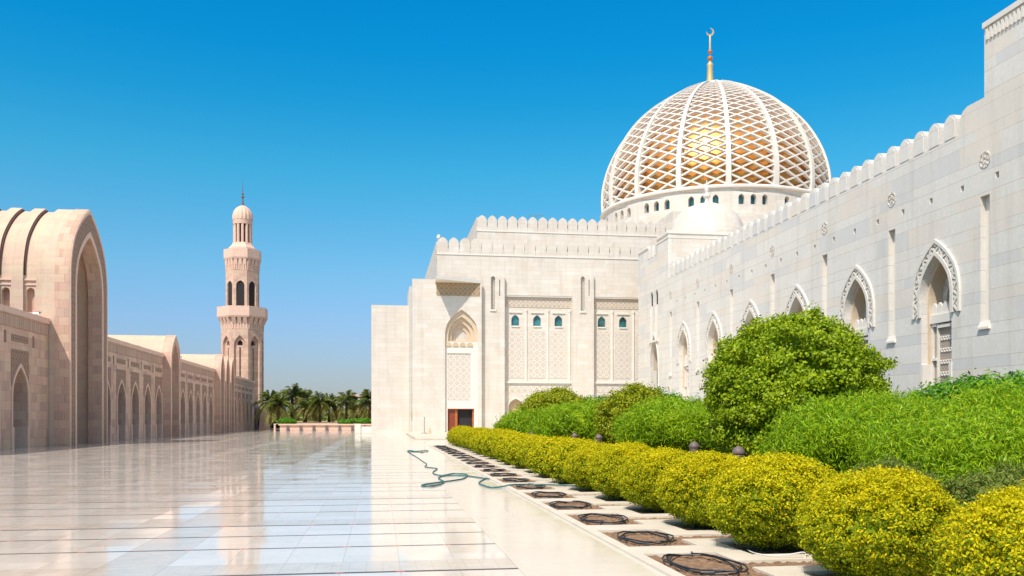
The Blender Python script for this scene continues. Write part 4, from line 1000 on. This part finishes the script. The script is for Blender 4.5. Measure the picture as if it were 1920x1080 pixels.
# holes
hl = []
for y in AY: hl.append(arch(y, 1.25, 0.4, 8.1, 2.1, 12))
for y in SY: hl.append(rect(y-0.33, y+0.33, 6.15, 12.4))
PVY = 89.5
hl.append(arch(PVY, 1.35, 0.4, 7.2, 3.4, 12))
sq = []
yy = 34.0
k = 0
while yy < 84:
    y_ = (43.7-4.25)/0.989+2.5*k-7.5; k += 1; yy = y_
    if y_ < 84: hl.append(rect(y_-0.13, y_+0.13, 13.0, 13.3)); sq.append(y_)
hl.append(arch(88.6, 0.42, 10.0, 14.6, 0.7, 6)); hl.append(arch(90.3, 0.42, 10.0, 14.6, 0.7, 6))
TY = (42.1-4.25)/0.989   # corner of the near tower
outl = [(Y0, 0), (Y1, 0), (Y1, 20.1), (91.8, 20.1), (91.8, 18.9), (88.6, 18.9), (88.6, 20.35), (84.95, 20.35), (84.95, 15.9), (TY, 15.9), (TY, 20.35), (Y0, 20.35)]
MB().slab(outl, hl, f, 0, 0.35).build('wall', MW, wing)
hl2 = [arch(y, 1.12, 0.4, 8.1, 1.9, 12) for y in AY]+[arch(PVY, 2.2, 0.4, 7.2, 4.0, 12)]
MB().slab(rect(Y0, Y1-0.01, 0, 15.8), hl2, f, 0.352, 1.7).build('wall_core', M['shadewall'], wing)
mb = MB(); mb.box(RX+2.4, RX+2.7, Y0, 95, 0, 15); mb.box(RX+1.7, RX+2.4, 20, 95, 10.6, 11.0); mb.build('inner_wall', M['ochre'], wing)
MB().box(RX+0.36, RX+12, Y0, TY, 15.8, 20.3).build('tower', MW, wing)
MB().box(RX+0.36, RX+12, Y0, 84.9, 15.4, 15.79).build('roof', M['trim'], wing)
# cornice with dentils on the near tower
mb = MB(); mb.box(RX-0.12, RX+0.34, Y0, TY, 20.36, 20.62)
mb.build('cornice', M['trim'], wing)
mb = MB(); y = Y0
while y < TY-0.1: mb.box(RX-0.08, RX-0.001, y, y+0.14, 19.75, 20.25); y += 0.26
mb.build('dentils', M['trim'], wing)
# pavilion with the small dome
MB().box(RX+0.352, RX+13, 84.95, 95.19, 15.82, 20.1).build('pavilion', W, wing)
MB().box(RX+0.352, RX+13, 84.96, 88.6, 20.102, 20.35).build('pavilion_top', W, wing)
mb = MB(); mb.box(RX-0.1, RX+13.1, 84.87, 88.7, 20.352, 20.62); mb.box(RX-0.06, RX+13.06, 84.91, 88.66, 19.9, 20.0); mb.box(RX-0.1, RX+13.1, 91.7, 95.28, 20.102, 20.36); mb.build('cornice', M['trim'], wing)
mb = MB(); DCX, DCY = 34.6, 90.0
mb.lathe([(4.25, 20.3), (4.25, 21.2), (4.0, 21.3), (4.0, 21.55), (3.9, 21.7), (3.8, 22.2), (3.5, 22.9), (3.0, 23.6), (2.2, 24.2), (1.2, 24.6), (0.3, 24.75)], DCX, DCY, 64)
sdm = mb.build('small_dome', W, wing, True)
MB().lathe([(0.3, 24.7), (0.18, 25.2), (0.4, 25.5), (0.4, 25.7), (0.15, 25.9), (0.3, 26.3), (0.3, 26.5), (0.08, 26.7), (0.03, 27.3)], DCX, DCY, 12).build('finial', M['trim'], sdm, True)
# twin window colonnette fill
for y in (88.6, 90.3):
    MB().box(RX+0.08, RX+0.16, y-0.418, y+0.418, 10.001, 13.7).build('window_panel', M['trim'], wing)
    MB().box(RX+0.13, RX+0.16, y-0.418, y+0.418, 13.702, 15.5).build('window_opening', M['dark'], wing)
MB().box(RX-0.15, RX-0.001, 87.9, 91.0, 9.8, 10.0).build('sill', M['trim'], wing)
# merlons along the wing
ml = MB(); fm = lambda u, v_, w_: (w_, u, v_)
ml.slab(merlon_shape(0.98, 1.22), [], fm, 0.0, 0.62); ml.slab(merlon_shape(0.80, 1.10), [], fm, -0.03, 0.0)
mw = ml.build('merlon', MW, wing)
y = 45.15-4.25-2.2; ys = []
y = TY+2.55
k = 0
while y < 84.6:
    if k == 0: mw.location = Vector((RX, y, 15.902))-world_loc(wing)
    else: copy_part(mw, wing, (RX, y, 15.902))
    y += 1.3; k += 1
MB().slab([(TY+0.0, 15.9), (TY+1.85, 15.9), (TY+1.85, 16.5), (TY+1.6, 16.95), (TY+1.25, 17.1), (TY+0.0, 17.1)], [], f, 0.002, 0.6).build('parapet_end', MW, wing)
for yy in (87.9+1.3*0.85, 90.3, 91.4): copy_part(mw, wing, (RX, yy, 18.902))
# arches: archivolt, carved door, transom, tympanum
def path_arch(cy, a, z0, zs, rise, n):
    A = arch(cy, a, z0, zs, rise, 20); A = A[1:]+[A[0]]
    L = [0]
    for i in range(1, len(A)): L.append(L[-1]+math.dist(A[i], A[i-1]))
    out_ = []
    for k in range(n+1):
        s_ = L[-1]*k/n; i = max(1, min(len(A)-1, int(np.searchsorted(L, s_)))); q = (s_-L[i-1])/(L[i]-L[i-1]+1e-9)
        out_.append((A[i-1][0]+(A[i][0]-A[i-1][0])*q, A[i-1][1]+(A[i][1]-A[i-1][1])*q))
    return out_
def arch_set():
    """parts of one arch, built round y = 0"""
    f0 = fX(0.0); parts = []
    mb = MB(); ring(mb, 0, f0, -0.12, -0.0015, (1.98, 7.1, 8.1, 2.95), (1.84, 7.1, 8.1, 2.76)); ring(mb, 0, f0, -0.12, -0.0015, (1.46, 7.1, 8.1, 2.35), (1.26, 7.1, 8.1, 2.11))
    n = 22; po = path_arch(0, 1.85, 7.1, 8.1, 2.77, n); pi_ = path_arch(0, 1.45, 7.1, 8.1, 2.34, n)
    for k in range(n):
        a, b_ = (po[k], pi_[k+1]) if k % 2 == 0 else (pi_[k], po[k+1])
        A = Vector((-0.09, a[0], a[1])); B = Vector((-0.09, b_[0], b_[1])); d = (B-A).normalized(); sd_ = Vector((1, 0, 0)).cross(d)*0.055
        mb.bar(A, B, sd_, Vector((0.087, 0, 0)))
        # leaf-like stud in each triangle
        c = pi_[k] if k % 2 == 0 else po[k]; q = po[k] if k % 2 == 0 else pi_[k]
        m_ = Vector((-0.07, c[0]*0.72+q[0]*0.28, c[1]*0.72+q[1]*0.28)); mb.bar(m_-Vector((0, 0.06, 0.06)), m_+Vector((0, 0.06, 0.06)), Vector((0, 0.05, -0.05)), Vector((0.067, 0, 0)))
    parts.append(('archivolt', mb, M['ringstone']))
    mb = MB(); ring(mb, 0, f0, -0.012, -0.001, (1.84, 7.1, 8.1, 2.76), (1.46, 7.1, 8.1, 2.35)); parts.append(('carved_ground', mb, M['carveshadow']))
    # jamb blocks at the foot
    for a_, b_ in ((-1.30, -1.09), (1.09, 1.30)): parts.append(('jamb', MB().box(-0.05, 0.5, a_, b_, 0.4, 4.6), M['trim']))
    # carved screen door
    mb = MB(); mb.box(0.62, 0.72, -1.12, 1.12, 0.4, 6.7); parts.append(('screen_back', mb, M['screen']))
    mb = MB()
    for u in (-1.08, -0.62, 0.62, 1.08): mb.box(0.50, 0.619, u-0.05, u+0.05, 0.4, 6.75)
    for z in (1.0, 2.9, 4.8, 6.6):
        for u0 in (-1.03, 0.67): mb.box(0.46, 0.619, u0, u0+0.36, z, z+0.14)
    mb.box(0.46, 0.619, -0.57, 0.57, 6.5, 6.68); mb.box(0.46, 0.619, -0.57, 0.57, 0.95, 1.1)
    for z in np.arange(1.5, 6.3, 0.62):
        for q in range(5): u = -0.42+0.21*q; mb.bar((0.57, u-0.07, z), (0.57, u+0.07, z+0.2), Vector((0, 0.02, -0.012)), Vector((0.049, 0, 0))); mb.bar((0.57, u+0.07, z), (0.57, u-0.07, z+0.2), Vector((0, 0.02, 0.012)), Vector((0.049, 0, 0)))
    parts.append(('carved_screen', mb, M['trim']))
    mb = MB(); mb.box(0.40, 0.72, -1.12, 1.12, 6.76, 7.2)
    for q in range(5): mb.slab([(u+(-0.92+0.46*q), v_+7.2) for u, v_ in arch(0, 0.19, 0, 0.35, 0.3, 4)], [], fX(0.5), 0, 0.12)
    mb.slab(rect(-1.12, 1.12, 7.201, 7.45), [], fX(0.5), 0.01, 0.11)
    parts.append(('transom', mb, M['trim']))
    mb = MB(); ring(mb, 0, f0, 1.15, 1.3, (1.11, 7.0, 8.1, 1.88), (0.8, 7.0, 7.9, 1.4)); ring(mb, 0, f0, 1.2, 1.32, (0.7, 7.0, 7.8, 1.2), (0.55, 7.0, 7.7, 1.05))
    for q in range(-4, 5):
        mb.bar((1.25, 0.13*q-0.5, 7.1), (1.25, 0.13*q+0.5, 8.5), Vector((0, 0.02, 0)), Vector((0.05, 0, 0))); mb.bar((1.25, 0.13*q+0.5, 7.1), (1.25, 0.13*q-0.5, 8.5), Vector((0, 0.02, 0)), Vector((0.05, 0, 0)))
    parts.append(('tympanum', mb, M['carvefine']))
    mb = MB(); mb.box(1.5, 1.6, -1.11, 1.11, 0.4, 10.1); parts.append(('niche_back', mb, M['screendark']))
    return parts
M['ringstone'] = plain('carved_ring_stone', (0.70, 0.665, 0.605), 0.65, 5, 0.08)
M['screen'] = carved('pierced_stone_screen', (0.52, 0.45, 0.38), (0.34, 0.28, 0.23), 7.0, 0.03)
M['carveshadow'] = plain('shade_toned_carving_ground', (0.40, 0.34, 0.27), 0.8, 5, 0.08)  # brown tone paints the shadow between the deep carving
M['screendark'] = plain('shade_dark_niche_back', (0.20, 0.18, 0.16), 0.8, 6, 0.3)  # dark colour stands for the unlit inside of the niches
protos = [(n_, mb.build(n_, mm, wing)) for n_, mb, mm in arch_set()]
for i, y in enumerate(AY):
    for n_, o in protos:
        if i == 0: o.location = Vector((RX, y, 0))-world_loc(wing)
        else: copy_part(o, wing, (RX, y, 0))
# pavilion arch: plain frame and dark passage
mb = MB(); ring(mb, PVY, f, -0.06, -0.0015, (1.55, 0.4, 7.2, 3.75), (1.35, 0.4, 7.2, 3.4)); mb.build('arch_frame', M['trim'], wing)
MB().box(RX+1.3, RX+1.4, PVY-2.1, PVY+2.1, 0.4, 10.3).build('passage', M['dark'], wing)
MB().box(RX+0.353, RX+0.75, PVY+1.36, PVY+2.1, 0.4, 8.5).build('inner_pier', M['trim'], wing)
MB().slab([(PVY-2.15, 7.0), (PVY-1.33, 7.0)]+arch(PVY, 1.33, 7.2, 7.2, 3.38, 10)[2:][::-1]+[(PVY+1.33, 7.0), (PVY+2.15, 7.0), (PVY+2.15, 11.1), (PVY-2.15, 11.1)], [], f, 0.353, 0.78).build('inner_arch', M['shadewall'], wing)
# slits with flared sill, medallions, scuppers
for i, y in enumerate(SY):
    mb = MB(); mb.box(RX+0.30, RX+0.345, y-0.328, y+0.328, 6.16, 12.39); mb.build('slit_back', M['trim'], wing)
    mb = MB(); mb.add([(RX-.13,y-.39,6.0),(RX-.13,y+.39,6.0),(RX-.001,y-.39,6.0),(RX-.001,y+.39,6.0),(RX-.13,y-.39,6.1),(RX-.13,y+.39,6.1),(RX-.001,y-.33,6.4),(RX-.001,y+.33,6.4)], [(0,1,3,2),(0,4,5,1),(4,6,7,5),(0,2,6,4),(1,5,7,3),(2,3,7,6)]); mb.build('sill', M['trim'], wing)
    mb = MB(); zc = 14.1; yc = y
    n = 20; vs = []
    for r_, x_ in ((0.40, 0), (0.40, -0.03), (0.34, -0.03), (0.34, -0.0015)):
        for q in range(n): vs.append((RX+x_, yc+r_*math.cos(2*PI*q/n), zc+r_*math.sin(2*PI*q/n)))
    mb.add(vs, [(j*n+q, j*n+(q+1) % n, (j+1)*n+(q+1) % n, (j+1)*n+q) for j in range(3) for q in range(n)])
    for q in range(6):
        a = PI*q/3; c = Vector((RX-0.025, yc+0.2*math.cos(a), zc+0.2*math.sin(a))); d = Vector((0, math.cos(a), math.sin(a)))
        mb.bar(c-d*0.13, c+d*0.12, Vector((0, -math.sin(a), math.cos(a)))*0.055, Vector((0.023, 0, 0)))
    mb.build('medallion', M['medal'] if 'medal' in M else M['carvefine'], wing)
for y_ in sq:
    MB().box(RX+0.2, RX+0.3, y_-0.129, y_+0.129, 13.001, 13.299).build('drain_hole', M['carve'], wing)

# ---- small things on the platform
st = thing('barrier_post', 'thin upright metal post on a round foot left of the wooden door', 'post', (4.55, 91, 0.22))
MB().lathe([(0.35, 0.22), (0.33, 0.28), (0.06, 0.34)], 4.55, 91, 20).build('foot', M['metal'], st, True)
MB().tube([(4.55, 91, 0.3), (4.55, 91, 1.85)], 0.035, 8).build('pole', M['metal'], st)
MB().lathe([(0.06, 1.85), (0.06, 1.9), (0.01, 1.93)], 4.55, 91, 10).build('cap', M['metal'], st, True)
tag(MB().lathe([(0.14, 0.22), (0.15, 0.45), (0.07, 0.6), (0.05, 0.72), (0.08, 0.76), (0.02, 0.82)], 5.1, 91, 12).build('bottle', M['ochre'], None, True), 'small brown bottle standing beside the thin metal post', 'bottle')
tag(MB().tube(smooth_path([(5.05,9.95,.0),(5.05,9.93,.10),(4.85,9.98,.07),(4.66,10.1,.05),(4.6,10.35,.04),(4.62,10.6,.04)]), 0.007, 6).build('irrigation_pipe', M['whitepaint'], None, True), 'thin white irrigation pipe curving out from under the third hedge ball', 'pipe')
print('objects', len(bpy.data.objects), 'faces', sum(len(o.data.polygons) for o in bpy.data.objects if o.type == 'MESH'))
